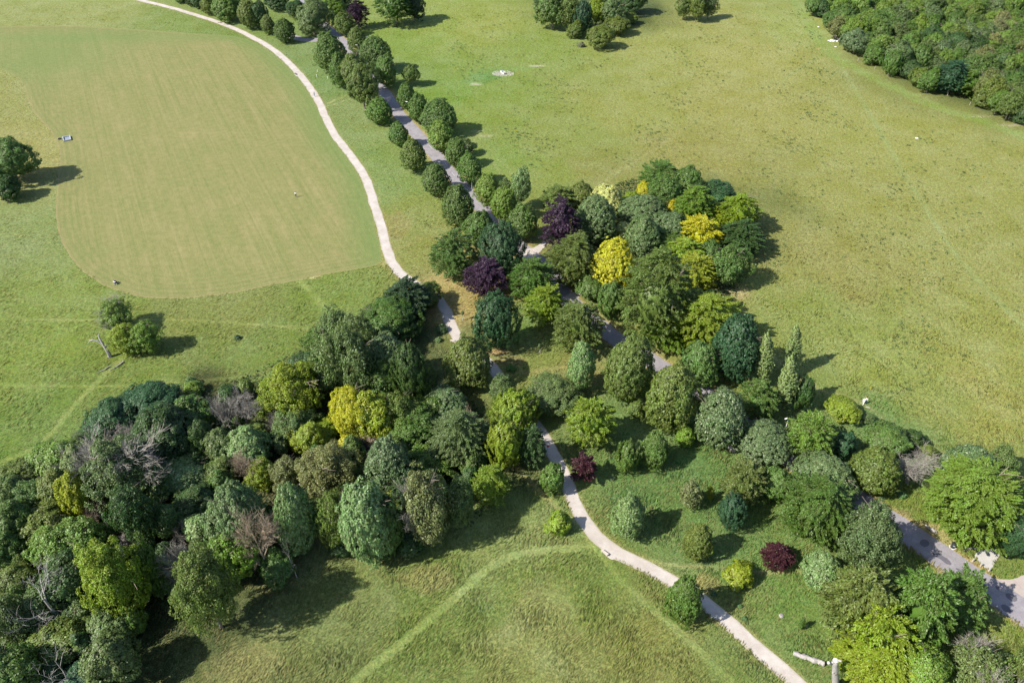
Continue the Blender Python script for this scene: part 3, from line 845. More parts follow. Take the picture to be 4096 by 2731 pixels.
def tree(fr, cx, yt, yb, w, style, colour, label, z0f=.10, group=None, grow=1.0, twigs=0):
    if style in ('bare', 'dead') and fr[0] == 'W': yb += (yb - yt) * .22
    gx_, gy_, zc, R, A = solve(fr, cx, yt, yb, w, z0f)
    R *= grow; A *= grow
    NT[0] += 1
    rg = random.Random(NT[0] * 13 + 5)
    small = R < 2.1
    if style in ('bare', 'dead'):
        mesh, mr, mh = (BARE if style == 'bare' else DEAD)[rg.randrange(3)]
        root = empty(KIND[style], (gx_, gy_, 0), rg.uniform(0, 6.28))
        o = link('branches', mesh, None, root)
        if not mesh.materials: mesh.materials.append(M['grey_bark'])
        o.material_slots[0].link = 'OBJECT'
        o.material_slots[0].material = M[{'BN': 'brown_bark', 'SV': 'silver'}.get(colour, 'grey_bark')]
        hz = zc + A
        o.scale = (R / mr * .97, R / mr * .97, hz / mh)
        tag(root, label, 'tree', group)
        return root
    size = 'S' if R < 2.3 else ('M' if R < 5.0 else ('L' if R < 7.6 or style not in ('lay', 'ash') else 'X'))
    var = rg.randrange(3 if (style in ('lime', 'lay', 'syc') and size == 'M') else 2)
    if style == 'pop': size, var = 'M', rg.randrange(2)
    if size == 'X': var = 0
    me, R0, A0 = lib(style, size, var)
    name = KIND[style]
    if colour in ('PU', 'RD') : name = 'copper_beech_tree'
    if w and (zc + A) < 2.6: name = 'shrub'
    root = empty(name, (gx_, gy_, 0), rg.uniform(0, 6.28))
    tr = link('trunk', TRK[rg.randrange(3)][0], None, root)
    if not tr.data.materials: tr.data.materials.append(M['bark'])
    tr.scale = (max(R, 1.2) * 1.0, max(R, 1.2) * 1.0, zc)
    cr = link('crown', me, None, root, (0, 0, zc))
    an_ = rg.uniform(.93, 1.07)
    cr.scale = (R / R0 * an_, R / R0 / an_, A / A0)
    if style not in ('pop', 'lime'): cr.rotation_euler = (rg.uniform(-.10, .10), rg.uniform(-.10, .10), 0)
    (r_, g_, b_), al = PAL[colour]
    v = rg.uniform(.90, 1.12)
    cr.color = (min(1, r_ * v * rg.uniform(.95, 1.06)), min(1, g_ * v), min(1, b_ * v * rg.uniform(.9, 1.15)), al)
    if twigs:
        bmsh, br, bh = BARE[rg.randrange(3)]
        if not bmsh.materials: bmsh.materials.append(M['grey_bark'])
        b = link('bare_branches', bmsh, None, root, (0, 0, 0))
        b.scale = (R / br * .9, R / br * .9, (zc + A * 1.12) / bh)
    tag(root, label, 'shrub' if name == 'shrub' else 'tree', group)
    return root

TREES = '''
# the far end by the top edge
A 1210 -60 15 90 syc MG|green tree cut by the top edge, furthest left of the row beyond the gravel path
A 1285 -60 35 82 lime DG|dark green tree second from the left in the row at the top edge
A 1338 -50 60 90 syc DG|dark tree third from the left in the row at the top edge
A 1402 -30 92 92 lime OG|olive rounded tree left of the broad green tree at the top edge
A 1525 -60 130 205 syc MG|broad mid green tree in the middle of the row beyond the gravel path
A 1735 5 178 110 syc DG|dark tree half hidden behind the tall pale olive lime near the top
A 1665 3 184 130 lime OG|tall pale olive lime beside the gravel path near the top edge
A 1796 106 224 88 lime OG|small olive lime left of the road junction
A 1910 134 277 132 lime LM|olive lime on the grass point where the side road ends
A 1850 -60 58 165 syc DG|dark low clump of tree at the top edge left of the junction
A 1985 -2 102 118 syc DG|dark rounded tree behind the pale sycamore at the junction
A 2235 -25 112 165 syc BR|bright green tree behind the road at the top edge
A 2310 -40 60 110 syc DG|dark green tree at the top edge right of the bright green one
A 2100 -5 225 225 syc GG|large pale grey green sycamore standing over the road junction
B 42 82 240 140 ash OG|loose olive bush on the right side of the road junction
B 135 10 182 132 lay PU|dark purple copper beech by the junction near the top edge
B 510 -80 128 140 syc DK|darkest tree to the right of the lone beech pair at the top
B 390 -100 155 225 lay MG|wide green beech standing in the meadow at the top edge
# avenue, left row
A 2280 365 578 135 lime MG|lime tucked behind the first big lime at the head of the avenue
A 2215 228 473 205 lime LM|first big lime of the avenue left row, just below the junction
B 285 660 830 165 lime MG|lime below the tall sycamore in the left row of the avenue
B 412 826 980 128 lime MG|smallest lime of the left row, halfway down the avenue
B 515 932 1144 168 lime OG|olive tipped lime in the left row above the clipped round one
B 660 1100 1303 186 lime LM|evenly round lime like a clipped ball in the left row of the avenue
B 812 1248 1518 208 lime LM|largest ovate lime in the left row of the avenue
B 955 1408 1640 205 lime MG|last lime of the left row, next to the dark green hornbeam
E 775 50 362 285 lay MG|broad dark beech between the gravel path and the avenue's lower end
# avenue, right row
B 133 188 356 118 lime OG|first small lime of the right row with a street lamp before it
B 255 248 472 200 lime LM|big broad lime second in the right row of the avenue
B 325 382 577 146 lime MG|third lime of the right row, left of the lone little round tree
B 468 566 730 126 lime MG|fourth lime of the right row, above a street lamp
B 548 634 824 128 lime MG|narrow lime pressed against the widest round tree of the right row
B 685 672 900 245 lime LM|widest round tree of the right row casting a half round shadow
B 700 812 1012 165 lime LG|lime directly in front of the widest round tree of the avenue
B 875 932 1042 95 ash GG|small greyish bush behind the right row of the avenue
B 805 930 1124 152 lime MG|lime in the right row with a greyish bush behind it
B 895 1028 1237 150 lime MG|lime right behind the street lamp halfway down the avenue
B 1120 1200 1300 95 ash GG|low grey green bush left of the tall pale willowy tree
B 1010 1170 1372 160 lime LG|light green lime above the pair before the copper beech
B 1235 1112 1392 148 ash PG|tall pale willowy tree standing behind the right row
B 1122 1260 1488 168 lime LG|lime in the right row in front of the pale willowy tree
B 1245 1374 1612 186 lime MG|last lime of the right row, nearest the dark purple beech
# by the end of the avenue
E 1100 -25 345 325 up BG|tall deep green hornbeam where the avenue meets the gravel track
E 1000 212 478 225 lay PU|purple black copper beech nearest the gravel path
B 1508 1345 1690 215 lay PU|dark purple copper beech left of the mixed grove
E 1310 228 508 255 lay MG|round green beech on the road bend right of the purple black beech
E 1400 410 668 222 lay YG|yellow green small beech below the road bend
E 1062 448 838 295 up BG|tall deep blue green hornbeam alone above the gravel path
E 1620 500 852 312 lay OG|grey olive beech overhanging the road below the yellow green beech
E 1600 60 402 330 lay OG|olive beech with level sprays just right of the road bend
E 1700 335 506 165 syc MG|low rounded green shrub beside the golden tree
E 1645 783 1112 188 lime PG|fresh pale green young tree left of the big olive limes
E 1200 1190 1215 8 syc MG|tiny tuft
E 1970 742 1188 330 lime OG|big dense olive lime, upper one of the two beside the road
E 2250 918 1372 330 lime OG|big dense olive lime, lower one of the two beside the road
E 1710 1138 1478 250 lay YG|cone shaped yellow tipped beech in the lawn by the path shade
E 2010 1178 1292 92 syc OG|small bush between the two big olive limes' lower sides
E 1450 985 1260 380 ash GG|wide spreading grey green tree shading the path
E 1115 998 1220 190 ash GG|grey green tree above the tall yellow tufted pair
E 1205 1088 1400 320 up YG|tall yellow tufted tree, upper of the pair over the path
E 1130 1300 1640 250 up YG|tall yellow tufted tree, lower of the pair over the path
E 1300 1340 1620 170 lay DG|dark shaded tree behind the lower yellow tufted one
E 885 744 1088 290 lime OG|broken olive lime hiding the gravel path bend
W3 960 42 235 215 lay DK|very dark tree on the gravel path's left edge
W3 1088 42 160 130 syc OG|olive tree touching the gravel path above the dark bend
W3 880 132 350 255 syc MG|round mid green tree below the very dark one
W3 610 190 420 190 ash GG|grey green tree with a pale top at the wood's upper tip
W3 700 216 470 190 ash GG|grey green tree right of the wood's upper tip
W3 520 282 440 180 ash MG|mid green tree on the wood's upper left edge
W3 440 408 575 145 syc DG|dark tree flecked brown at the wood's upper left edge
W3 580 330 635 200 ash GG|soft grey green tree with dead twigs low in its crown
W3 690 310 640 190 ash GG|soft grey green tree in the wood's upper middle
W3 870 328 565 180 lime SG|pale blossoming lime at the wood's right flank
W3 850 468 655 190 syc MG|green sycamore just under the pale blossoming lime
W3 1000 388 672 175 up DG|dark tufted tree on the wood's right flank
W3 360 458 765 305 ash YG|large yellow green ash on the wood's left shoulder
W3 800 650 872 190 syc YB|olive yellow tree leaning on the bright yellow one
W3 680 600 866 235 ash YE|bright yellow tree in the middle of the wood
W3 170 790 895 125 syc OG|small olive tree below the pale bare ones
W3 370 700 885 205 ash GG|grey green tree left of the bright yellow one
W3 510 800 896 150 syc YG|yellow green low tree at the bright yellow one's foot
W3 950 640 835 165 ash OG|olive grey tree right of the bright yellow one
W3 1030 698 895 225 ash MG|mid green tree below the white blossoming dome
W3 1180 618 765 205 lime SG|white blossoming dome shaped lime in the wood
W3 1270 745 1010 250 lay GG|dark grey green tree right below the blossoming dome
# the wood, left part
W1 830 42 255 265 syc BG|deep blue green sycamore topping the wood on the left
W1 620 128 335 235 syc BG|deep blue green sycamore left of the wood's dark top
W1 1040 118 305 185 syc MG|green sycamore right of the wood's dark top
W1 880 178 465 305 syc DG|dark sycamore filling the slope under the wood's dark top
W1 510 248 410 185 syc DG|teal dark tree on the meadow edge of the wood
W1 1225 62 165 90 syc DG|small dark tree with brown tips between bare trees
W1 1040 42 112 90 ash LG|light green bush alone in the grass above the wood
W1 240 358 445 110 syc DG|dark tree at the meadow edge, left end of the wood
W1 300 348 545 205 syc LG|light green tree at the wood's left meadow edge
W1 430 372 605 165 syc GG|grey green tree left of the greyish ash
W1 640 318 700 330 ash GG|large greyish ash crown with dead tops in the wood
W1 770 445 695 230 ash GG|greyish ash right of the large greyish one
W1 120 462 625 185 syc OG|olive tree on the photo's left edge by the meadow
W1 55 540 725 165 syc GG|dim grey green tree on the photo's left edge
W1 185 558 745 180 ash MG|green ash under the light green edge tree
W1 310 518 725 175 syc OG|olive sycamore left of the bright yellowish tree
W1 420 520 765 135 syc YB|bright yellowish tree in the left wood
W1 530 545 695 112 syc YG|narrow yellow green tree in the left wood
W1 980 448 645 235 syc PG|pale blotched sycamore in the wood's middle
W1 1095 238 435 115 syc DG|dark tree flecked yellow in the wood's middle
W1 1180 288 475 145 syc GG|dusty grey green tree next to the yellow flecked dark one
W4 240 88 295 205 lime PG|whitebeam with pale tufts in the wood's middle
W1 1190 445 605 155 syc OG|olive tree beside the whitebeam
W1 245 688 905 245 ash OG|olive green ash at the wood's left side
W1 70 690 905 205 syc MG|mid green tree on the photo's left edge, halfway down the wood
W1 880 690 865 165 syc MG|tufted green tree in the shady middle of the wood
W1 1060 758 885 112 syc PG|small pale tufted tree in the shady middle of the wood
W1 720 600 900 200 ash DG|shaded ash behind the bare grey bush
W1 1040 600 780 200 syc DG|shaded dark tree under the pale blotched sycamore
W4 200 398 765 285 lime SG|big dense silvery lime with bare tips above
W4 60 480 565 105 syc PG|small pale tufted tree left of the big silvery lime
W4 320 253 415 145 ash YG|yellow green tree above the big silvery lime
W4 460 240 445 140 ash BU|buff olive narrow tree left of the big buff ash
W4 520 80 195 110 syc YB|yellow tipped tree near the whitebeam
W4 590 58 205 125 syc YG|yellow green tree left above the big buff ash
W4 680 148 465 300 ash BU|big buff coloured ash in the wood's middle
W4 850 148 262 125 ash PU|small purple black tree under the bright yellow one
W4 780 135 215 70 syc YE|small yellow tree at the purple black one's side
W4 790 290 400 90 syc YG|yellow green tree right of the big buff ash
W4 900 278 425 145 ash MG|green ash between buff ash and dark glinting lime
W4 1010 158 425 205 lime SG|dark glinting lime in the wood's right half
W4 1060 338 465 85 syc YE|small bright yellow tree at the wood's lower edge
W4 1220 178 365 212 ash LG|light green round ash in the wood's right half
W4 1115 40 190 150 syc MG|mid green tree above the light green round ash
W4 1100 300 480 160 lay DG|dark tree behind the twiggy olive ash
W4 1210 338 695 235 ash BU|twiggy olive ash at the wood's lower right edge
H 820 198 532 200 ash GG|greyish tree with dead lower boughs at the wood's lower right edge
H 1030 104 372 205 lay YG|round yellow green beech at the wood's right corner
W4 730 428 725 165 ash OG|twiggy olive tree between the two silver green limes
W4 890 398 775 240 lime PG|big silver green lime on the wood's lower edge
W4 510 418 745 172 lime PG|slim silver green lime on the wood's lower edge
W4 1010 470 740 120 syc DG|dark tree right of the big silver green lime
W4 170 640 895 215 syc BR|leafy bright sycamore below the big silvery lime
W4 410 742 905 160 syc MG|short bushy tree standing out in the grass below the wood
W4 1130 655 760 110 syc DG|low dark shrub at the wood's lower edge
W4 770 640 760 130 syc DG|low dark bush left of the big silver green lime's foot
# lower left corner
W2 40 90 260 160 syc MG|green tree on the left edge above the lower left corner
W2 95 105 210 100 syc YB|small yellow tree near the left edge
W2 300 55 300 225 ash LG|light green ash left of the broad light green one
W2 440 5 260 235 ash LG|broad light green ash in the lower left wood
W2 370 198 485 245 syc DG|bright leaved dark sycamore in the lower left wood
W2 80 258 425 165 syc OG|olive tree left of the silver dead tree
W2 40 430 700 190 ash GG|greyish tree on the left edge, lower left corner
W2 190 400 645 265 ash GG|greyish ash behind the silver dead tree
W2 400 420 620 220 syc DG|dark sycamore at the foot of the bright leaved one
W2 790 148 425 112 ash MG|slim green birch like tree with a white stem
W2 610 145 562 300 ash YG|big yellow green ash at the lower left
W2 1225 98 330 195 syc BR|bright sycamore behind the big olive ash
W2 1095 148 612 320 ash OG|big olive green ash overhanging the shadow, lower left
W2 590 500 700 205 syc GG|dusty green tree below the big yellow green ash
W2 320 558 722 275 syc OG|yellow olive sycamore near the lower left corner
W2 220 720 905 210 syc DG|dark sycamore near the bottom edge, behind the dead limbs
W2 605 638 905 225 syc GG|dusty pale tree at the dark clearing's left side
W2 450 788 965 205 syc BG|dark blue green tree on the bottom edge
W2 55 700 965 225 syc MG|glossy green sycamore in the very corner, lower left
W2 160 850 990 165 syc MG|green sycamore on the bottom edge beside the corner one
# meadow on the left
A 30 1150 1340 190 syc DG|dark low tree under the big one cut by the left edge
A 50 903 1215 300 syc MG|big green tree cut by the photo's left edge
D 775 498 730 235 ash LG|upper half dead old tree with loose olive crown in the left meadow
D 830 650 872 225 ash YG|low yellow green bough tree beside the broken trunk
D 965 640 868 225 ash LG|rounded green tree right of the broken trunk
# second wood at the top
B 1450 -70 180 205 syc MG|mid green tree at the left end of the upper wood
B 1390 -80 70 130 syc DG|dark tree at the left end of the upper wood by the top edge
B 1560 -50 195 150 ash OG|olive tree in the upper wood
B 1655 8 212 135 up BG|blue green tree in the upper wood
B 1750 -60 158 155 ash YG|yellow green tree in the upper wood
B 1850 -20 172 165 syc GG|grey green sycamore in the upper wood
B 1985 -90 85 170 syc DG|dark tree at the right end of the upper wood
B 1605 148 252 112 syc OG|small olive bush below the upper wood
B 1885 110 232 150 syc OG|middle olive shrub of the three under the upper wood
B 1965 80 160 100 syc OG|right olive shrub of the three under the upper wood
B 1765 163 318 175 syc OG|largest olive shrub at the lower tip of the upper wood
C 70 -40 125 105 ash OG|left pale stemmed tree in the little top grove
C 240 -45 118 110 ash GG|right dark stemmed tree in the little top grove
C 160 -60 136 120 ash OG|middle pale stemmed tree in the little top grove
# mixed grove in the centre
T2 660 62 225 165 lay MG|dark green beech at the grove's far left top
T2 810 82 235 122 syc MG|green sycamore at the grove's far top
T2 685 130 305 175 ash MG|mid green ash below the grove's far top
T2 870 165 290 120 syc DG|dark tree inside the grove's far side
T2 965 175 285 175 syc BG|deep green tree at the grove's far right
T2 577 174 262 92 syc GO|small golden tree at the grove's far left
T2 500 225 300 80 syc YG|small yellow green bush left of the small golden tree
T2 370 180 345 155 lime CR|pale lemon topped lime at the grove's left
T2 110 190 335 145 lay OG|olive tree behind the dark purple beech
T2 237 176 315 132 lime OG|fresh olive dome between purple beech and lemon lime
T2 310 244 485 212 lime SG|tufted grey green lime right of the purple beech
T2 1085 230 435 200 lay YG|yellow olive beech at the grove's right top
T2 840 200 405 190 lay BR|bright green beech in the grove's middle
T2 560 245 395 232 lime SG|silvery broad lime in the grove's upper left
T2 720 272 355 72 syc GO|small orange green tree in the grove's middle
T2 945 285 410 190 lay YB|old gold beech in the grove's right half
T2 722 335 485 182 lime SG|dusty silver lime in the grove's middle
T2 1075 380 565 235 lay DG|dark cedar like tree with level boughs at the grove's right side
T2 885 350 540 170 lay GO|orange gold beech in the grove's right half
T2 462 390 485 85 lime CR|narrow cream coloured tree behind the golden lime
T2 565 360 560 185 lime GG|grey green lime behind the golden lime
T2 660 420 562 200 lay MG|mid green beech in the grove's middle
T2 930 478 605 115 syc MG|small green tree under the orange gold beech
T2 800 468 625 165 lay YG|yellow green beech in the grove's lower middle
T2 1040 503 732 205 ash MG|round blue green ash at the grove's right foot
T2 850 560 755 195 lay YB|yellow olive beech above the grove's right foot
T2 410 484 748 242 lime YE|brilliant golden yellow lime, the brightest in the grove
T2 645 543 1010 355 lay OG|tallest olive beech at the grove's near side
T2 400 704 905 122 syc MG|slim green tree at the tallest olive beech's left
T2 690 860 1045 240 lay BR|bright green low skirt beech on the grove's near edge
F 200 418 825 405 lay YG|big yellow green beech at the grove's near right corner
# right of the centre
F 420 608 1042 310 lime BG|large smooth blue green lime below the grove
F 175 768 1082 242 lime MG|mid green lime left of the large smooth one
F 580 1032 1308 225 lay MG|leafy beech in front of the left poplar
F 870 1008 1248 152 up DG|dark tree at the right poplar's foot
F 930 1262 1582 262 lay LG|light green beech between the street lamp and the small blue tree
F 315 1098 1482 326 lime SG|silver flecked lime, upper one of the two beside the log
F 75 1352 1487 116 lime BR|bright green young tree left of the silver flecked limes
F 1145 1143 1322 205 syc YG|small bright yellow maple near the walking pair
F 1600 1370 1492 130 syc DG|dark half of the round tree by the worn track
F 1440 1328 1562 262 syc MG|round green tree near the worn track
F 1140 1393 1562 150 syc BG|small blue green tree on the lawn
F 1305 1262 1325 90 ash GG|low sprawling bush under the bright yellow maple
F 605 1298 1600 362 lime SG|silver flecked lime, lower one of the two beside the log
T3 1230 368 560 150 ash GG|thin dark tree behind the great bright beech
T3 1040 366 645 282 lime SG|silver lime behind the great bright beech
T3 540 384 638 232 lime OG|olive lime left of the bare brushy tree
I 1010 8 355 392 lime SG|silver flecked lime nearest the road's lower bend
T3 250 540 905 365 lay MG|feathery beech covering the front of the lowest silver flecked lime
T3 820 375 430 90 ash OG|small bush behind the bare brushy tree
T3 1085 432 872 480 lay LG|great bright green beech over the litter bin
E 1950 1460 1600 10 syc MG|tiny
I 470 58 368 240 lay OG|yellow tipped beech left of the lower silver lime
I 690 108 347 190 syc MG|green tree with grey top left of the road
I 390 288 542 190 up BG|young blue green tree casting a long shadow
I 160 488 742 182 lime OG|young ovate lime in the lawn above the footpath
I 695 624 797 178 lay RD|crimson young maple in the lawn
H 1655 33 207 136 lay RD|small crimson copper beech beside the gravel path
H 1962 303 592 205 lime PG|whitish young tree in the lawn right of the path
H 1495 414 558 132 syc YG|yellow green bush left of the gravel path
H 1450 94 292 146 lime MG|small dark lime left of the gravel path
E 2135 1384 1628 180 lime MG|small green lime, right of the pair in the lawn
E 1950 1462 1662 140 up MG|small green tree, left of the pair in the lawn
I 440 763 927 172 syc YB|small lemon yellow bush tree above the gravel path
I 1000 678 942 245 lime PG|lime green and white tree at the footpath's end
I 70 848 1162 222 lime MG|round lime overhanging the gravel path's lower stretch
I 110 203 392 135 ash BU|thin brownish sparse young tree in the lawn
I 245 238 340 42 ash YG|slender yellowish sapling in the lawn
I 2340 420 760 180 syc BG|dark blue green tree on the right edge
I 1330 300 860 440 ash GG|great grey green ash beside the road
T4 1000 290 612 245 lay MG|green beech shading the lower road
T4 460 255 655 335 lay OG|olive beech between the ash and the yellow beech
T4 800 262 705 305 lay MG|tall beech right of the yellow beech
T4 570 438 820 330 lay YG|big yellow green beech near the bottom edge
T4 560 640 985 370 lay YB|low spreading yellow beech on the bottom edge
T4 810 688 985 255 syc LG|fresh green tree on the bottom edge right of the yellow beech
T4 1110 668 985 310 ash GG|grey green twiggy tree on the bottom edge
T4 1330 680 985 140 ash GG|half visible grey tree in the bottom right corner
T4 150 548 607 34 ash MG|lone small sapling above the fallen log
'''
BARES = '''
W3 10 640 825 105 bare GY|grey bare tree left of the pale bare one in the wood
W3 110 618 795 145 bare GY|pale bare tree on the wood's upper left edge
W3 270 718 832 85 bare GY|thin bare tree left of the bright yellow one
W3 1312 690 835 70 bare BN|brown bare tree right of the white blossoming dome
W3 840 618 700 90 bare GY|small grey bare top behind the olive yellow tree
W1 470 285 400 130 dead GY|dead tree at the wood's edge below the teal dark one
W1 600 250 380 130 bare GY|bare tree sticking out above the large greyish ash
W1 705 255 420 150 bare GY|second bare tree sticking out above the large greyish ash
W1 1200 100 300 140 dead GY|grey dead tree between the wood's middle and the pale bare tree
W1 545 655 790 110 dead GY|dead snag in the left wood
W1 670 715 825 92 dead GY|small dead snag in the shady part of the left wood
W1 720 790 900 142 bare GY|grey bare bush in the shady part of the wood
W1 480 680 790 90 bare BN|brown bare top in the left wood
W1 40 600 720 110 dead GY|dead snag on the left edge of the photo
W4 240 208 365 112 bare BN|brown bare tree above the big silvery lime
W4 180 372 470 120 dead GY|dead tips above the big silvery lime
W4 320 508 800 168 bare BN|large twiggy leafless tree on the wood's lower edge
W4 480 628 825 62 dead SV|white dead stem leaning at the wood's lower edge
W2 720 55 185 135 bare GY|bare grey tree above the birch like one
W2 940 148 335 135 bare GY|bare grey tree left of the big olive ash
W2 300 268 575 345 dead SV|great silver dead tree in the lower left wood
W2 330 678 910 260 dead SV|silver dead limbs near the bottom edge, lower left
W2 480 668 795 150 dead SV|small silver dead tree above the bottom edge
W2 50 400 560 130 dead GY|grey dead tree by the left edge
W2 970 40 130 70 bare GY|little bare top in the wood's shade
W4 960 90 190 170 bare BN|buff bare tree below the bright yellow one
T3 755 392 612 212 bare GY|round brushy leafless tree near the road
F 400 560 660 110 bare BN|brown leafless bush at the grove's near right corner
'''
def parse(txt, **kw):
    for ln in txt.strip().splitlines():
        if not ln or ln[0] == '#': continue
        a, lab = ln.split('|')
        f = a.split()
        if lab.startswith('tiny'): continue
        wood = f[0] in ('W1', 'W2', 'W3', 'W4')
        small = float(f[4]) * FR[f[0]][2] < 30
        opt = dict(z0f=.10, grow=1.0)
        if wood: opt = dict(z0f=.28, grow=1.17)
        if f[0] in ('T2',): opt = dict(z0f=.16, grow=1.04)
        tw = 1 if ('twiggy' in lab or 'greyish ash' in lab or 'dead' in lab.split('tree')[0] and f[5] == 'ash') else 0
        tree(f[0], *[float(v) for v in f[1:5]], f[5], f[6], lab, twigs=tw, **opt)
parse(TREES)
parse(BARES)
# small understorey trees closing the gaps of the left wood
rg = random.Random(91)
UND = np.array([(10, 1130), (150, 1030), (240, 980), (330, 920), (480, 930), (640, 860), (760, 780), (850, 780), (930, 900), (1080, 960), (1170, 990), (1140, 1090), (1060, 1170), (900, 1200), (760, 1200), (640, 1220), (560, 1290), (340, 1380), (260, 1500), (10, 1560)], float)
def part_of(x, y):
    v = 'upper' if y < 1010 else ('middle' if y < 1230 else 'lower')
    return f"{v} {'left' if x < 380 else ('centre' if x < 760 else 'right')} of the left hand wood"
k_ = 0
while k_ < 120:
    x_, y_ = rg.uniform(0, 1200), rg.uniform(780, 1560)
    if not inside(np.array([(x_, y_)]), UND)[0]: continue
    w_ = rg.uniform(26, 44) * (.7 + y_ / 2600)
    c_, n_ = rg.choice([('DG', 'dark green'), ('MG', 'mid green'), ('MG', 'mid green'), ('OG', 'olive'), ('GG', 'grey green')])
    tree('V', x_, y_ - w_ * .95, y_ + w_ * .35, w_, rg.choice(['ash', 'ash', 'syc']), c_, n_ + ' understorey tree, ' + part_of(x_, y_), z0f=.25, group=n_ + ' understorey trees, ' + part_of(x_, y_))
    k_ += 1

# the three poplars: slim columns, leaning a little with the wind
def poplar(fx, fy, tx, ty, wpx, lab):
    b0 = at('F', fx, fy); X, Y = px('F', tx, ty)
    v_ = (Y - 1365.5) / FPX
    zt = H + (-ST - v_ * CT) * b0.y / (CT - v_ * ST)
    depth = ground(*px('F', fx, fy))[2]
    R = .84 * wpx * FR['F'][2] * KV / (FPX / depth) / 2
    me, R0, A0 = lib('pop', 'M', len(lab) % 2)
    root = empty('poplar_tree', b0, len(lab))
    NT[0] += 1
    tr = link('trunk', TRK[0][0], None, root)
    tr.scale = (1.6, 1.6, zt * .5)
    A = zt * .49
    cr = link('crown', me, None, root, (0, 0, zt * .52))
    cr.scale = (R / R0, R / R0, A / A0)
    cr.color = (.190, .245, .085, .10)
    u_ = (X - 2048) / FPX
    xt = u_ * b0.y / (CT - v_ * ST)
    lean = math.atan2(xt - b0.x, zt)
    root.rotation_mode = 'XYZ'
    root.rotation_euler = (0, lean, 0)
    tag(root, lab, 'tree')
poplar(585, 1090, 638, 735, 118, 'slim poplar left of the tall poplar pair')
poplar(770, 990, 832, 680, 108, 'farther poplar of the right hand pair, its top standing higher in view')
poplar(725, 1240, 800, 890, 138, 'nearer poplar of the right hand pair')

# lone round tree by the avenue with its bare stem showing
tree('B', 495, 436, 545, 106, 'lime', 'LM', 'lone little round tree on a bare stem in the meadow', z0f=.65)
# tall sycamore over the road
tree('B', 105, 358, 560, 170, 'syc', 'OG', 'upper olive half of the tall sycamore pair over the avenue', z0f=1.0)
tree('B', 165, 430, 690, 220, 'syc', 'OG', 'tall ragged olive sycamore leaning over the avenue', z0f=.35)

# ---- hillside wood in the upper right corner
WOOD = [(1825, -70), (1850, -5), (1872, 40), (1915, 82), (1942, 118), (2000, 150), (2060, 180), (2110, 203), (2160, 222), (2228, 243), (2300, 265), (2352, 283), (2440, 320), (2440, -70)]
cols = {'GG': 'grey green', 'OG': 'olive', 'MG': 'mid green', 'LG': 'light green', 'BU': 'buff green', 'DG': 'dark green', 'SG': 'silvery green', 'BG': 'blue green'}
front = [  # x, y of crown middle, width V, colour, style, label
    (1888, 20, 34, 'DG', 'syc', 'dark green tree at the left tip of the hillside wood'),
    (1912, 42, 36, 'MG', 'syc', 'green tree at the hillside wood\'s left tip, second from the dark one'),
    (1945, 72, 40, 'LG', 'syc', 'light green sycamore above the white chalk heap'),
    (1968, 95, 52, 'SG', 'syc', 'silvery green sycamore right of the white chalk heap'),
    (2010, 125, 42, 'MG', 'syc', 'mid green sycamore on the hillside wood\'s front edge'),
    (2036, 132, 34, 'BG', 'up', 'dark cone shaped tree on the hillside wood\'s front edge'),
    (2068, 150, 34, 'OG', 'syc', 'olive small tree on the hillside wood\'s front edge'),
    (2092, 160, 40, 'DG', 'syc', 'dark green tree right of the small olive one, hillside wood'),
    (2118, 178, 42, 'OG', 'syc', 'low yellowish olive tree at the hillside wood\'s front'),
    (2190, 180, 66, 'BG', 'lay', 'great blue green beech overhanging the hillside wood\'s front'),
    (2232, 190, 56, 'MG', 'lay', 'green beech right of the great blue green one'),
    (2262, 222, 44, 'OG', 'syc', 'brownish olive tree on the hillside wood\'s front edge'),
    (2300, 232, 52, 'MG', 'syc', 'mid green tree near the right end of the hillside wood'),
    (2335, 215, 50, 'GG', 'ash', 'grey green tree near the right end of the hillside wood'),
    (2350, 262, 40, 'DG', 'syc', 'dark green tree where the hillside wood meets the right edge'),
    (2150, 150, 40, 'GG', 'ash', 'grey green ash left behind the great blue green beech')]
for x, y, w, c, st, lab in front:
    tree('V', x, y - w * .52, y + w * .46, w, st, c, lab, z0f=.2, grow=1.1)
poly = np.array([(x, y) for x, y in WOOD], float)
rg = random.Random(44)
placed = [(x, y, w) for x, y, w, *_ in front]
cand = 0
y_ = -48.0
while y_ < 300:
    sp = 21 + (y_ + 60) * .045
    x_ = 1830 + rg.uniform(0, sp)
    while x_ < 2430:
        qx, qy = x_ + rg.uniform(-.3, .3) * sp, y_ + rg.uniform(-.3, .3) * sp
        w = sp * rg.uniform(1.1, 1.9)
        x_ += sp
        if not inside(np.array([(qx, qy + w * .55)]), poly)[0]: continue
        if any(abs(qx - a) < c * .42 and abs(qy - b) < c * .36 for a, b, c in placed[:len(front)]): continue
        c = rg.choices(['GG', 'OG', 'MG', 'LG', 'BU', 'DG', 'SG'], [3, 4, 6, 5, 1.4, 1.2, 2])[0]
        st = rg.choices(['ash', 'syc', 'up'], [6, 4, 1])[0]
        side = 'near its left tip' if qx < 2030 else ('in its middle' if qx < 2200 else 'towards the right edge')
        deep = 'close behind the front row' if not inside(np.array([(qx - 25, qy + 75)]), poly)[0] else 'deep inside by the top edge'
        tree('V', qx, qy - w * .62, qy + w * .5, w, st, c, f'{cols[c]} hillside wood tree {side}, {deep}', z0f=.3,
             group=f'{cols[c]} hillside wood trees {side}, {deep}')
    y_ += sp * .62

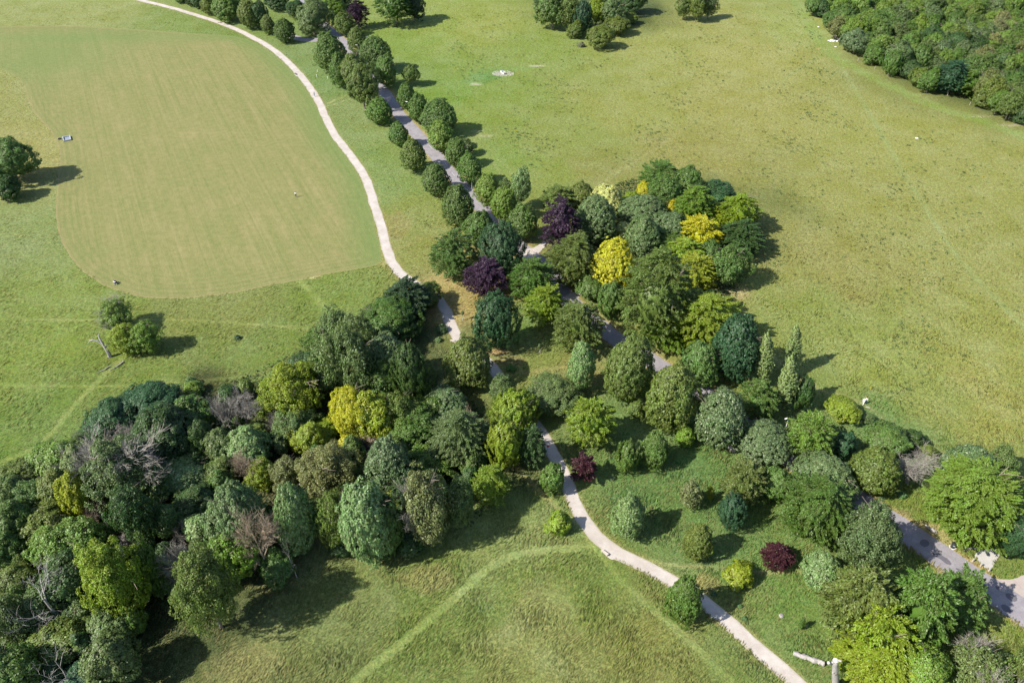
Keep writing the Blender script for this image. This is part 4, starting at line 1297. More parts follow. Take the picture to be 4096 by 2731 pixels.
# ------------------------------------------------------------------ grass and weeds
def blades(name, n, region, size, lean, seed, wd_=.15, mask=True):
    r = np.random.default_rng(seed)
    P = region(r, n)
    if mask:
        keep = (seg_dist(P, L_PATH) > W_PATH / 2 - .08) & (seg_dist(P, L_ROAD) > W_ROAD / 2 + .25) & (seg_dist(P, L_SIDE) > 2.5)
        f = inside(P, FB); keep &= ~f
        for fr_, q_ in (('R3', [(1560, 660), (1680, 590), (1980, 555), (2010, 600), (1880, 800), (1860, 880), (1730, 870)]), ('R3', [(1840, 1000), (1960, 1050), (2180, 1040), (2420, 950), (2700, 900), (2700, 1700), (2400, 1480)]),
                        ('E', [(1215, 190), (1260, 165), (1330, 150), (1395, 108), (1412, 130), (1300, 225), (1235, 232)]), ('H', [(1735, 640), (1795, 660), (1772, 680), (1850, 748), (1885, 722), (1925, 740), (1850, 680)])):
            keep &= ~inside(P, np.array([at(fr_, *v_).xy[:] for v_ in q_]))
        for L, wd, c, st in L_TR:
            if st > .5: keep &= (seg_dist(P, L) > wd / 2 + .05)
        P = P[keep]
    n = len(P)
    d = wob(P[:, 0], P[:, 1], 9, 71)
    s = size(P) * r.uniform(.55, 1.35, n) * (1 + .35 * wob(P[:, 0], P[:, 1], 14, 72))
    az = lean + d * .45 + r.normal(size=n) * .33
    el = r.uniform(.30, .85, n)
    t = np.stack([np.cos(az) * np.cos(el), np.sin(az) * np.cos(el), np.sin(el)], 1)
    b = np.stack([-np.sin(az), np.cos(az), r.normal(size=n) * .3], 1); b = unit(b)
    base = np.concatenate([P, np.full((n, 1), -.02)], 1)
    w = s * wd_
    v0 = base - b * w[:, None] * .5; v1 = base + b * w[:, None] * .5
    mid = base + t * (s * .6)[:, None]
    v2 = mid + b * w[:, None] * .6; v5 = mid - b * w[:, None] * .6
    tip = base + t * s[:, None] + np.stack([np.cos(az), np.sin(az), -np.ones(n)], 1) * (s * .18)[:, None]
    V = np.stack([v0, v1, v2, tip, v5], 1).reshape(-1, 3)
    me = np_mesh(name, V, np.arange(5 * n).reshape(n, 5))
    ca, sa = math.cos(lean), math.sin(lean)
    al_ = P[:, 0] * ca + P[:, 1] * sa; ac = -P[:, 0] * sa + P[:, 1] * ca + wob(P[:, 0], P[:, 1], 7, 75) * .8
    st_ = 1.08 + .20 * wob(al_ / 3.2, ac / .75, 1.0, 76) + .14 * wob(al_ / 6, ac / 2.2, 1.0, 77)
    col = ground_colour(P, True) * (r.uniform(.95, 1.65, (n, 1))) * st_[:, None]
    pale = r.random(n) < (.17 + .18 * (wob(P[:, 0], P[:, 1], 6, 73) > .2))
    col[pale] = col[pale] * .4 + np.array(alb(205, 190, 125)) * .6
    set_col(me, np.repeat(np.clip(col, 0, 1), 5, axis=0))
    return me

def blade_material():
    m, nt, bs, out = new_mat('grass_blades')
    c = nd(nt, 'ShaderNodeAttribute', attribute_name='col').outputs['Color']
    nt.links.new(c, bs.inputs['Base Color'])
    bs.inputs['Roughness'].default_value = .6
    bs.inputs['Specular IOR Level'].default_value = .25
    tr = nd(nt, 'ShaderNodeBsdfTranslucent'); nt.links.new(c, tr.inputs['Color'])
    ms = nd(nt, 'ShaderNodeMixShader', inp={0: .45})
    nt.links.new(bs.outputs[0], ms.inputs[1]); nt.links.new(tr.outputs[0], ms.inputs[2])
    nt.links.new(ms.outputs[0], out.inputs[0])
    return m
M['blade'] = blade_material()

def near_region(r, n):
    y = 50 + 175 * r.random(n * 2) ** 1.15
    y = np.where(r.random(n * 2) < np.clip((y - 95) / 110, 0, 1), 50 + 60 * r.random(n * 2), y)
    x = (r.random(n * 2) * 2 - 1) * (y * .50 + 57)
    return np.stack([x, y], 1)[:n]
tag(link('long_grass', blades('long_grass', 230000, near_region, lambda P: .40 + P[:, 1] * .0015, 1.0, 1, wd_=.11), M['blade']),
    'long uncut meadow grass combed by wind', 'grass', kind='stuff')

def far_region(r, n):
    y = 95 + 295 * r.random(n) ** .85
    x = (r.random(n) * 2 - 1) * (y * .50 + 56)
    return np.stack([x, y], 1)
tag(link('meadow_grass', blades('meadow_grass', 100000, far_region, lambda P: .30 + P[:, 1] * .0007, .9, 2), M['blade']),
    'rough grass standing in the far meadows', 'grass', kind='stuff')

# dark weeds dotted over the right hand meadow, in loose drifts
def weeds():
    r = np.random.default_rng(5)
    n = 4200
    P = far_region(r, 60000)
    A_ = np.array([at('V', *p).xy[:] for p in [(1010, 40), (1850, 0), (1930, 170), (2150, 270), (2400, 360), (2400, 1000), (2100, 950), (1900, 850), (1740, 620), (1700, 480), (1560, 370), (1400, 400), (1240, 420), (1160, 330), (1060, 240)]])
    P = P[inside(P, A_)]
    dens = wob(P[:, 0], P[:, 1], 34, 81)
    P = P[dens * .8 + r.normal(size=len(P)) * .8 > 1.2][:n]
    vs = []; cols = []
    for p in P:
        k = r.integers(5, 11); R = r.uniform(.25, .65)
        a = r.uniform(0, 6.28, k); rr = R * np.sqrt(r.random(k))
        c = np.stack([p[0] + np.cos(a) * rr, p[1] + np.sin(a) * rr, r.uniform(.1, .45, k)], 1)
        nn = unit(r.normal(size=(k, 3)) * .8 + np.array([0, 0, 1])); t = unit(np.cross(nn, r.normal(size=(k, 3)))); b = np.cross(nn, t)
        s = r.uniform(.11, .23, (k, 1))
        vs.append(np.stack([c - t * s, c - b * s * .6, c + t * s, c + b * s * .6], 1).reshape(-1, 3))
        yel = r.random() < .035
        cc = np.array((.40, .34, .02)) if yel else np.array((.100, .150, .055)) * r.uniform(.7, 1.3)
        cols.append(np.tile(cc, (k * 4, 1)))
    V = np.concatenate(vs); me = np_mesh('meadow_weeds', V, np.arange(len(V)).reshape(-1, 4))
    set_col(me, np.concatenate(cols))
    return me
tag(link('meadow_weeds', weeds(), M['blade']), 'dark green thistle and ragwort tufts dotted over the right hand meadow', 'weeds', kind='stuff')

# undergrowth on the wood floors
def undergrowth():
    r = np.random.default_rng(9)
    polys = [[(0, 1110), (150, 1010), (330, 900), (480, 900), (640, 830), (760, 740), (860, 740), (960, 900), (1080, 930), (1210, 960), (1180, 1110), (1080, 1210), (900, 1260), (760, 1250), (640, 1270), (560, 1330), (400, 1420), (300, 1568), (0, 1600)],
             [(1240, 470), (1500, 400), (1680, 440), (1740, 560), (1700, 660), (1660, 760), (1440, 740), (1330, 640)]]
    vs = []; cols = []
    for q in polys:
        Wp = np.array([at('V', *p).xy[:] for p in q])
        lo = Wp.min(0); hi = Wp.max(0)
        P = r.uniform(lo, hi, (26000, 2)); P = P[inside(P, Wp)]
        k = len(P)
        hgt = .25 + .55 * (wob(P[:, 0], P[:, 1], 6, 91) + .7)
        c = np.concatenate([P, (r.random(k) * np.clip(hgt, .1, 1.4))[:, None]], 1)
        nn = unit(r.normal(size=(k, 3)) * .7 + np.array([0, 0, 1])); t = unit(np.cross(nn, r.normal(size=(k, 3)))); b = np.cross(nn, t)
        s = r.uniform(.18, .42, (k, 1))
        vs.append(np.stack([c - t * s, c - b * s * .6, c + t * s, c + b * s * .6], 1).reshape(-1, 3))
        cols.append(np.repeat(np.array((.055, .085, .032)) * r.uniform(.5, 1.5, (k, 1)), 4, axis=0))
    V = np.concatenate(vs); me = np_mesh('undergrowth', V, np.arange(len(V)).reshape(-1, 4))
    set_col(me, np.concatenate(cols))
    return me
tag(link('undergrowth', undergrowth(), M['blade']), 'dark undergrowth covering the floor of the woods', 'undergrowth', kind='stuff')

# low plants that can be told apart
PLANTS = [('E', 700, 715, 75, 'hazel like leafy shrub in the shade left of the path bench', (.10, .17, .07)),
          ('E', 680, 780, 45, 'slender pale shrub below the hazel like one', (.13, .20, .08)),
          ('E', 1170, 975, 60, 'small bright plant beside the bare earth patch', (.11, .22, .05)),
          ('I', 440, 1055, 34, 'small thistle above the lower gravel path', (.09, .18, .06)),
          ('I', 475, 1140, 36, 'leafy burdock beside the lower gravel path', (.08, .16, .06)),
          ('I', 268, 975, 36, 'leafy weed in the round lime\'s shadow', (.05, .11, .05)),
          ('H', 1845, 195, 45, 'grey green weed clump right of the crimson beech', (.09, .14, .06)),
          ('D', 1598, 765, 40, 'dark thistle clump alone in the left meadow', (.04, .09, .04)),
          ('T3', 680, 650, 50, 'leafy weed on the verge below the olive lime', (.09, .18, .06)),
          ('D', 1285, 1080, 90, 'pale green bush in the meadow above the wood', (.11, .17, .06)),
          ('B', 1640, 315, 45, 'greyish small bush below the upper wood', (.16, .16, .11)),
          ('C', 1222, 1420, 10, 'x', None)]
for fr, x, y, w, lab, c in PLANTS:
    if c is None: continue
    p = at(fr, x, y)
    X, Y = px(fr, x, y); t = ground(X, Y)[2]; R = w * FR[fr][2] * KV / (FPX / t) / 2
    me, R0, A0 = lib('ash', 'S', 0)
    o = link('shrub', me, None, None, (p.x, p.y, R * .55)); o.scale = (R / R0, R / R0, R * .8 / A0); o.color = (*c, .1)
    o.rotation_euler = (0, 0, rnd.uniform(0, 6))
    tag(o, lab, 'plant')

# ------------------------------------------------------------------ the old broken tree in the left meadow
root = empty('broken_tree_trunk', at('D', 738, 885))
bm = bmesh.new()
bm_tube(bm, [(0, 0, -.2), (.1, 0, .8), (-.15, .1, 2.2), (-.5, .3, 3.6), (-.9, .5, 4.6)], [.55, .42, .36, .30, .14], 12, jit=.3)
link('trunk', bm_mesh('trunk', bm), M['silver'], root)
for pts, rad in (([(-.5, .3, 3.4), (-1.4, .3, 4.4), (-2.4, .2, 4.9), (-3.1, .1, 4.7), (-3.4, 0, 4.1)], [.28, .22, .18, .13, .06]),
                 ([(-.3, .2, 3.0), (.6, .4, 3.5), (1.3, .3, 3.9)], [.25, .16, .07]),
                 ([(-.8, .5, 4.3), (-1.2, .9, 5.3), (-1.0, 1.2, 6.0)], [.2, .14, .06])):
    bm = bmesh.new(); bm_tube(bm, pts, rad, 8, jit=.2); link('limb', bm_mesh('limb', bm), M['silver'], root)
tag(root, 'grey broken trunk of the half dead tree in the left meadow', 'tree trunk')
for (x1, y1, x2, y2, r0, lab) in ((650, 990, 738, 948, .10, 'thin fallen bough left of the half dead tree'), (740, 975, 830, 915, .13, 'fallen forked bough below the half dead tree')):
    a = at('D', x1, y1, .1); b = at('D', x2, y2, .15)
    bm = bmesh.new(); m_ = (a + b) / 2 + Vector((.2, -.3, .05))
    bm_tube(bm, [a - a, m_ - a, b - a], [r0 * .5, r0, r0 * 1.4], 7, jit=.2)
    bm_tube(bm, [m_ - a, m_ - a + (b - a).normalized() * 1.4 + Vector((.5, .7, .3))], [r0 * .7, r0 * .2], 6)
    o = link('fallen_bough', bm_mesh('fallen_bough', bm), M['silver'], None, a); tag(o, lab, 'branch')

# ------------------------------------------------------------------ carved stump and logs
P0 = lambda x, y: ((3080 + x * .12755) / KV, (2531 + y * .12755) / KV)
bx, by = P0(2040, 1720)
base = at('V', bx, by)
root = empty('tall_stump', base)
bm = bmesh.new()
def up(x, y):   # point on the stump's vertical plane from zoom pixel
    X, Y = P0(x, y); X *= KV; Y *= KV
    u = (X - 2048) / FPX; v = (Y - 1365.5) / FPX
    d = Vector((u, CT - v * ST, -ST - v * CT)); t = base.y / d.y
    return Vector((d.x * t - base.x, 0, H + d.z * t))
bm_tube(bm, [Vector((0, 0, -.1)), up(2050, 1560), up(2050, 1350), up(2040, 1200), up(2050, 1050), up(2050, 950), up(2052, 850)],
        [.62, .52, .50, .47, .44, .38, .36], 14, jit=.16)
link('trunk', bm_mesh('trunk', bm, True), M['silver'], root)
c_ = up(2052, 846)
bm = bmesh.new(); bm_tube(bm, [c_ + Vector((0, -.02, -.12)), c_ + Vector((0, -.03, .03))], [.41, .40], 14, jit=.06)
link('cut_top', bm_mesh('cut_top', bm), plain('sawn_wood', (.42, .38, .36), .8, .2, 9), root)
for a_, b_, ra, rb in ((up(1960, 950), up(1810, 870), .24, .24), (up(2120, 850), up(2230, 825), .17, .15), (up(1985, 900), up(1940, 860), .2, .16)):
    bm = bmesh.new(); bm_tube(bm, [a_ + Vector((0, .1, -.1)), b_ + Vector((0, -.3, .05))], [ra, rb], 9, jit=.1)
    link('cut_limb', bm_mesh('cut_limb', bm), M['silver'], root)
bm = bmesh.new(); bm_tube(bm, [up(1980, 1190), up(1960, 1165) + Vector((0, -.35, 0)), up(1925, 1150) + Vector((0, -.5, 0))], [.22, .2, .1], 8, jit=.1)
link('burl', bm_mesh('burl', bm, True), M['silver'], root)
k_ = up(2045, 1205)
bm = bmesh.new(); bm_tube(bm, [k_ + Vector((-.02, -.40, 0)), k_ + Vector((-.02, -.53, 0))], [.19, .15], 9)
link('knot_hole', bm_mesh('knot_hole', bm), plain('dark_knot', (.10, .08, .07), .9), root)
tag(root, 'pale weathered standing stump with sawn limbs at the bottom edge', 'tree stump')

def log(name, p1, p2, r1, r2, lab, mat='silver', bumps=(), cat='log', z=0):
    a = Vector(p1); b = Vector(p2); L = (b - a).length
    d = (b - a).normalized()
    root = empty(name, a)
    n = 9
    pts = [(b - a) * (i / n) + Vector((0, 0, (r1 + (r2 - r1) * i / n) * .85 + z)) + Vector((-d.y, d.x, 0)) * math.sin(i * 1.9) * r1 * .25 for i in range(n + 1)]
    rad = [(r1 + (r2 - r1) * i / n) * (1 + .12 * math.sin(i * 2.3)) for i in range(n + 1)]
    bm = bmesh.new(); bm_tube(bm, pts, rad, 12, jit=.14)
    link('log_body', bm_mesh('log_body', bm), M[mat], root)
    for f, s, rr in bumps:
        p = a.lerp(b, f) - a; side = Vector((-d.y, d.x, 0)) * s
        bm = bmesh.new(); bm_tube(bm, [p + Vector((0, 0, r1 * .8)), p + side * r1 * 1.2 + Vector((0, 0, r1 * .95)) + d * .25], [rr, rr * .6], 8, jit=.15)
        link('branch_stub', bm_mesh('branch_stub', bm), M[mat], root)
    for e, q, rr in ((0, pts[0], rad[0]), (1, pts[-1], rad[-1])):
        bm = bmesh.new(); dd = d * (-1 if e == 0 else 1)
        bm_tube(bm, [q - dd * .02, q + dd * .02], [rr * .93, rr * .9], 12); link('sawn_end', bm_mesh('sawn_end', bm), M['wood'], root)
    return tag(root, lab, cat)
log('fallen_log', at('V', *P0(725, 660)), at('V', *P0(1680, 985)), .36, .42, 'long pale fallen log lying in the grass above the lower path',
    bumps=((.3, 1, .34), (.42, 1, .3), (.62, 1, .24), (.78, 1, .2), (.35, -1, .22), (.8, -1, .2)))
log('log', at('F', 362, 1490), at('F', 400, 1525), .42, .40, 'short thick log on the lawn under the silver flecked limes', 'silver')
log('log', at('F', 412, 1503), at('F', 428, 1520), .22, .2, 'small log piece beside the short thick log', 'silver')
log('log', at('R3', 795, 205), at('R3', 890, 275), .24, .26, 'thin pale log on the shaded road verge', 'silver')
log('log', at('R3', 885, 270), at('R3', 950, 310), .34, .34, 'thick pale log end on the sunny road verge', 'silver')
log('log', at('B', 168, 252), at('B', 212, 254), .22, .2, 'pale log barring the grass near the first small lime of the right row', 'silver')
for x, y, lab in ((720, 1116, 'pale small tree stump in the lawn above the fallen log'),):
    p = at('I', x, y); bm = bmesh.new(); bm_tube(bm, [(0, 0, -.05), (0, 0, .25), (0.02, 0, .32)], [.42, .34, .30], 12, jit=.12)
    tag(link('cut_stump', bm_mesh('cut_stump', bm), M['silver'], None, p), lab, 'tree stump')
for i, (x, y) in enumerate(((1430, 580), (1480, 560), (1540, 555), (1590, 560))):
    log('split_log', at('R3', x - 22, y + 8), at('R3', x + 30, y - 6), .16, .14, ['leftmost split log under the great bright beech', 'second split log from the left under the great bright beech',
        'third split log from the left under the great bright beech', 'rightmost split log under the great bright beech'][i], 'wood' if i % 2 else 'silver')

# ------------------------------------------------------------------ street lamps
def lamp(fr, x, y, lab, ang=math.pi, h=5.0, mat='green_post'):
    root = empty('street_lamp', at(fr, x, y), ang)
    bm = bmesh.new(); bm_tube(bm, [(0, 0, 0), (0, 0, 1.1), (0, 0, 1.15), (0, 0, h)], [.10, .10, .065, .05], 8)
    link('pole', bm_mesh('pole', bm), M[mat], root)
    bm = bmesh.new(); bm_tube(bm, [(0, 0, h - .02), (.3, 0, h + .08)], [.04, .04], 6); link('bracket', bm_mesh('bracket', bm), M[mat], root)
    bm = bmesh.new(); bm_box(bm, .55, 0, h + .12, .75, .27, .15, bev=.05); link('lamp_head', bm_mesh('lamp_head', bm), M['white'], root)
    bm = bmesh.new(); bm_box(bm, .58, 0, h + .03, .5, .2, .04); link('lens', bm_mesh('lens', bm), M['grey_metal'], root)
    return tag(root, lab, 'street lamp', 'street lamps along the avenue')
lamp('V', (1348 + 150 * .5952) / KV, 388 * .5952 / KV, 'street lamp by the first small lime, farthest up the avenue')
lamp('V', 1637.5 / KV, 463 / KV, 'street lamp beside the narrow lime against the widest round tree')
lamp('V', 1888 / KV, 757 / KV, 'street lamp halfway down the avenue between two limes')
lamp('V', 2256.5 / KV, 1146 / KV, 'street lamp at the road bend under the olive beech')
lamp('V', 3133 / KV, 1741 / KV, 'street lamp between the lower silver flecked lime and light green beech', mat='white', ang=math.radians(200))

# ------------------------------------------------------------------ benches
def bench(p, ang, L, lab, back=False):
    root = empty('bench', p, ang)
    for i in range(3):
        bm = bmesh.new(); bm_box(bm, 0, (i - 1) * .17, .45, L, .15, .05, bev=.01); link('seat_slat', bm_mesh('seat_slat', bm), M['wood'], root)
    for s in (-1, 1):
        bm = bmesh.new(); bm_box(bm, s * L * .38, 0, .21, .12, .46, .42, bev=.015); link('leg', bm_mesh('leg', bm), M['wood'], root)
    if back:
        bm = bmesh.new(); bm_box(bm, 0, .3, .7, L, .05, .28); link('backrest', bm_mesh('backrest', bm), M['wood'], root)
    return tag(root, lab, 'bench')
def bearing(a, b): return math.atan2(b.y - a.y, b.x - a.x)
Q = lambda x, y: at('V', (2350 + x * .085) / KV, (2150 + y * .085) / KV, .0)
a, b = Q(650, 640), Q(965, 860)
bench((a + b) / 2, bearing(a, b), (b - a).length, 'long pale bench in the bay beside the lower gravel path')
a, b = at('E', 768, 783), at('E', 800, 800)
bench((a + b) / 2, bearing(a, b), 1.9, 'bench at the gravel path bend, left of the broken olive lime')
Q2 = lambda x, y: at('V', (1100 + x * .12755) / KV, (250 + y * .12755) / KV)
bench(Q2(640, 375), math.radians(120), 1.7, 'small bench on the gravel bay by the mown field', True)
bench(at('A', 1475, 155), math.radians(-20), 1.8, 'bench beside the gravel path near the top edge')

# marker stakes, tree guards, bollards
def stake(p, lab, h=.8, mat='white', nm='marker_post', r=.06):
    root = empty(nm, p)
    bm = bmesh.new(); bm_tube(bm, [(0, 0, -.1), (0, 0, h)], [r, r], 6); link('post', bm_mesh('post', bm), M[mat], root)
    bm = bmesh.new(); bm_box(bm, 0, 0, h + .02, r * 5, r * 3, .05); link('plate', bm_mesh('plate', bm), M['white'], root)
    return tag(root, lab, 'post')
stake(Q2(1335, 310), 'upper white topped stake in the rough grass left of the avenue')
stake(Q2(1310, 460), 'lower left white topped stake in the rough grass left of the avenue')
stake(Q2(1650, 520), 'lower right white topped stake in the rough grass left of the avenue')
for fr, x, y, lab in (('E', 1360, 862, 'staked sapling with a pale guard in the clearing'), ('E', 846, 640, 'staked sapling left of the deep blue green hornbeam')):
    root = empty('staked_sapling', at(fr, x, y))
    bm = bmesh.new(); bm_tube(bm, [(0, 0, 0), (.05, 0, 1.4), (0, .1, 2.6)], [.035, .03, .01], 5); link('stem', bm_mesh('stem', bm), M['bark'], root)
    bm = bmesh.new(); bm_tube(bm, [(0, 0, 0), (0, 0, .75)], [.09, .09], 8); link('guard', bm_mesh('guard', bm), M['green_post'], root)
    bm = bmesh.new(); bm_tube(bm, [(.25, 0, 0), (.25, 0, 1.2)], [.04, .04], 5); link('stake', bm_mesh('stake', bm), M['wood'], root)
    me, R0, A0 = lib('ash', 'S', 1)
    o = link('leaves', me, None, root, (0, .05, 2.2)); o.scale = (.2, .2, .35); o.color = (.14, .2, .08, .1)
    tag(root, lab, 'sapling')
for i, (x, y) in enumerate(((1540, 768), (1665, 842), (1795, 920))):
    root = empty('bollard', at('R3', x, y))
    bm = bmesh.new(); bm_box(bm, 0, 0, .4, .22, .22, .8, bev=.02); link('post', bm_mesh('post', bm), M['wood'], root)
    bm = bmesh.new(); bm_box(bm, 0, 0, .82, .24, .24, .04); link('cap', bm_mesh('cap', bm), M['grey_metal'], root)
    tag(root, ['timber bollard nearest the litter bin at the concrete slab', 'middle timber bollard in front of the concrete slab', 'right hand timber bollard in the grass by the concrete slab'][i], 'bollard', 'timber bollards by the concrete slab')
for fr, x, y, lab in (('E', 1640, 448, 'low wooden post on the gravel entry at the road bend'), ('E', 1322, 190, 'wooden post beside the gravel track under the purple beech')):
    root = empty('wooden_post', at(fr, x, y)); bm = bmesh.new(); bm_box(bm, 0, 0, .45, .16, .16, .9, bev=.02); link('post', bm_mesh('post', bm), M['wood'], root)
    bm = bmesh.new(); bm_box(bm, 0, 0, .92, .2, .2, .04); link('cap', bm_mesh('cap', bm), M['white'], root); tag(root, lab, 'post')

# litter bin
root = empty('litter_bin', at('R3', 1232, 540), math.radians(-25))
bm = bmesh.new(); bm_tube(bm, [(0, 0, .06), (0, 0, .95)], [.40, .40], 14); link('bin_body', bm_mesh('bin_body', bm), M['dark'], root)
bm = bmesh.new(); bm_tube(bm, [(0, 0, .95), (0, 0, 1.08), (0, 0, 1.2)], [.43, .42, .2], 14); link('lid', bm_mesh('lid', bm), M['dark'], root)
bm = bmesh.new(); bm_box(bm, 0, -.40, .80, .36, .06, .16); link('opening_plate', bm_mesh('opening_plate', bm), M['grey_metal'], root)
bm = bmesh.new(); bm_tube(bm, [(0, 0, .025), (0, 0, .06)], [.62, .60], 14); link('base_ring', bm_mesh('base_ring', bm), M['concrete'], root)
tag(root, 'black round litter bin on the verge beside the road', 'litter bin')

# grey frame lying on the mown field, with a dark bag
Q3 = lambda x, y, z=0: at('V', (200 + x * .06378) / KV, (520 + y * .06378) / KV, z)
c1, c2, c3, c4 = Q3(900, 740), Q3(1340, 650), Q3(1200, 440), Q3(860, 500)
o_ = (c1 + c2 + c3 + c4) / 4
ang = bearing(c1, c2); wx = (c2 - c1).length; wy = (c4 - c1).length
root = empty('equipment_tray', o_, ang)
bm = bmesh.new(); bm_box(bm, 0, 0, .08, wx, wy, .06); link('panel', bm_mesh('panel', bm), plain('dull_blue_grey_panel', (.20, .21, .26), .6, .12, 5), root)
for (x, y, sx, sy) in ((0, wy / 2, wx + .3, .22), (0, -wy / 2, wx + .3, .22), (wx / 2, 0, .26, wy - .24), (-wx / 2, 0, .26, wy - .24)):
    bm = bmesh.new(); bm_box(bm, x, y, .26, sx, sy, .44, bev=.03); link('rim', bm_mesh('rim', bm), M['grey_metal'], root)
tag(root, 'grey flat tray like frame lying on the mown field by its left edge', 'sports frame')
root = empty('kit_bag', Q3(620, 600), .3)
bm = bmesh.new(); bm_box(bm, 0, 0, .28, 1.1, .5, .5, bev=.14); link('bag_body', bm_mesh('bag_body', bm), M['dark'], root)
bm = bmesh.new(); bm_tube(bm, [(-.3, 0, .5), (-.15, 0, .68), (.15, 0, .68), (.3, 0, .5)], [.03] * 4, 6); link('handle', bm_mesh('handle', bm), plain('red_webbing', (.35, .12, .08)), root)
tag(root, 'dark bag lying left of the grey frame on the mown field', 'bag')
bm = bmesh.new(); bm_box(bm, 0, 0, .12, .8, .35, .2, bev=.06); o = link('rolled_mat', bm_mesh('rolled_mat', bm), plain('pale_mat', (.45, .42, .38)), None, Q3(560, 550)); tag(o, 'pale rolled mat beside the dark bag on the mown field', 'mat')

# water trough on its chalk ring
Q4 = lambda x, y, z=0: at('V', (1940 + x * .08503) / KV, (240 + y * .08503) / KV, z)
a, b = Q4(770, 620), Q4(885, 700)
ctr = Q4(850, 640); ang = bearing(a, b); L = 2.6
root = empty('water_trough', ctr, ang)
for (x, y, sx, sy) in ((0, .4, L, .1), (0, -.4, L, .1), (L / 2, 0, .1, .7), (-L / 2, 0, .1, .7)):
    bm = bmesh.new(); bm_box(bm, x, y, .38, sx, sy, .7, bev=.02); link('side_wall', bm_mesh('side_wall', bm), M['concrete'], root)
bm = bmesh.new(); bm_box(bm, 0, 0, .5, L - .12, .68, .04); link('water', bm_mesh('water', bm), plain('trough_water', (.05, .07, .07), .1), root)
bm = bmesh.new(); bm_box(bm, -L / 2 + .35, 0, .76, .6, .86, .06); link('valve_cover', bm_mesh('valve_cover', bm), M['grey_metal'], root)
tag(root, 'concrete water trough standing on a round patch of chalk', 'water trough')
r = random.Random(3); bm = bmesh.new()
for i in range(330):
    an = r.uniform(0, 6.28); rr = math.sqrt(r.random()); p = ctr + Vector((math.cos(an) * rr * 4.2, math.sin(an) * rr * 2.9, 0))
    s = r.uniform(.06, .2) * (1.6 if rr > .85 else 1); m = bmesh.ops.create_icosphere(bm, subdivisions=1, radius=s)
    bmesh.ops.transform(bm, matrix=Matrix.Translation(p) @ Matrix.Diagonal((1, r.uniform(.6, 1.2), .5, 1)), verts=m['verts'])
tag(link('chalk_rubble', bm_mesh('chalk_rubble', bm), M['chalk']), 'loose chalk lumps strewn round the water trough', 'chalk', kind='stuff')
bm = bmesh.new()
for (cx_, cy_, n_, sx, sy) in ((1093, 194, 40, 2.3, 1.0), (1232, 152, 60, 3.0, 1.0), (1110, 312, 12, 3, 1), (1896, 101, 14, 3, .8), (1985, 140, 14, 5, 1), (2245, 268, 26, 5, 1.0), (2320, 288, 26, 4, 1.0), (1860, 46, 16, 2, 1.5), (1860, 878, 10, 4, 2), (1868, 892, 8, 3, .8)):
    c0 = at('V', cx_, cy_)
    for i in range(n_):
        p = c0 + Vector((r.gauss(0, sx * .5), r.gauss(0, sy * .5), .02)); s = r.uniform(.05, .15)
        m = bmesh.ops.create_icosphere(bm, subdivisions=1, radius=s)
        bmesh.ops.transform(bm, matrix=Matrix.Translation(p) @ Matrix.Diagonal((1, r.uniform(.6, 1.2), .4, 1)), verts=m['verts'])
tag(link('chalk_fragments', bm_mesh('chalk_fragments', bm), M['chalk']), 'scattered chalk fragments showing in the worn meadow turf', 'chalk', kind='stuff')
bm = bmesh.new()
c0 = at('T1', 312, 222)
for i in range(26):
    p = Vector((r.gauss(0, .8), r.gauss(0, .5), .1)); s = r.uniform(.25, .5); m = bmesh.ops.create_icosphere(bm, subdivisions=1, radius=s)
    bmesh.ops.transform(bm, matrix=Matrix.Translation(p) @ Matrix.Diagonal((1.2, 1, .6, 1)), verts=m['verts'])
tag(link('chalk_heap', bm_mesh('chalk_heap', bm), M['white'], None, c0), 'white chalk heap in the grass at the hillside wood\'s edge', 'chalk heap')
for i, (x, y, s, lab) in enumerate(((766, 744, .6, 'small white sheet lying in the right hand meadow'), (330, 254, .5, 'small white sack below the chalk heap'), (238, 147, .5, 'small white stone up the track from the chalk heap'))):
    bm = bmesh.new(); bm_box(bm, 0, 0, .12, s * 1.5, s, .22, bev=.08); tag(link('white_sack' if i < 2 else 'white_stone', bm_mesh('w', bm), M['white'], None, at('T1', x, y)), lab, 'sack' if i < 2 else 'stone')
# gate by the chalk heap
a, b = at('T1', 318, 200), at('T1', 348, 226)
root = empty('field_gate', a, bearing(a, b)); L = (b - a).length
for i in range(4):
    bm = bmesh.new(); bm_box(bm, L / 2, 0, .35 + i * .27, L, .06, .09); link('rail', bm_mesh('rail', bm), M['wood'], root)
for x in (0, L): 
    bm = bmesh.new(); bm_box(bm, x, 0, .65, .16, .16, 1.3); link('post', bm_mesh('post', bm), M['wood'], root)
tag(root, 'weathered wooden gate behind the chalk heap', 'gate')
# wire fence posts along the hillside wood
for i, (x, y) in enumerate(((450, 330), (540, 372), (640, 405), (740, 440), (830, 472), (930, 515), (1050, 566), (1180, 618), (1260, 640))):
    p = at('T1', x, y); bm = bmesh.new(); bm_tube(bm, [(0, 0, -.1), (0, 0, 1.2)], [.07, .06], 6)
    tag(link('fence_post', bm_mesh('fence_post', bm), M['wood'], None, p), 'thin wooden fence post at the foot of the hillside wood', 'fence post', 'fence posts at the foot of the hillside wood')
# stones on the worn track
for i, (x, y, s) in enumerate(((1035, 1060, .19), (1100, 1055, .17), (1110, 1105, .18), (1180, 1090, .17), (1220, 1105, .14))):
    m = bmesh.new(); q = bmesh.ops.create_icosphere(m, subdivisions=2, radius=s); bmesh.ops.transform(m, matrix=Matrix.Diagonal((1, .8, .55, 1)), verts=q['verts'])
    p = at('V', (3400 + x * .06378) / KV, (1560 + y * .06378) / KV, .06)
    tag(link('chalk_stone', bm_mesh('chalk_stone', m), M['chalk'], None, p), 'chalk stone in the short line on the worn track below the walking pair', 'stone', 'chalk stones on the worn track')

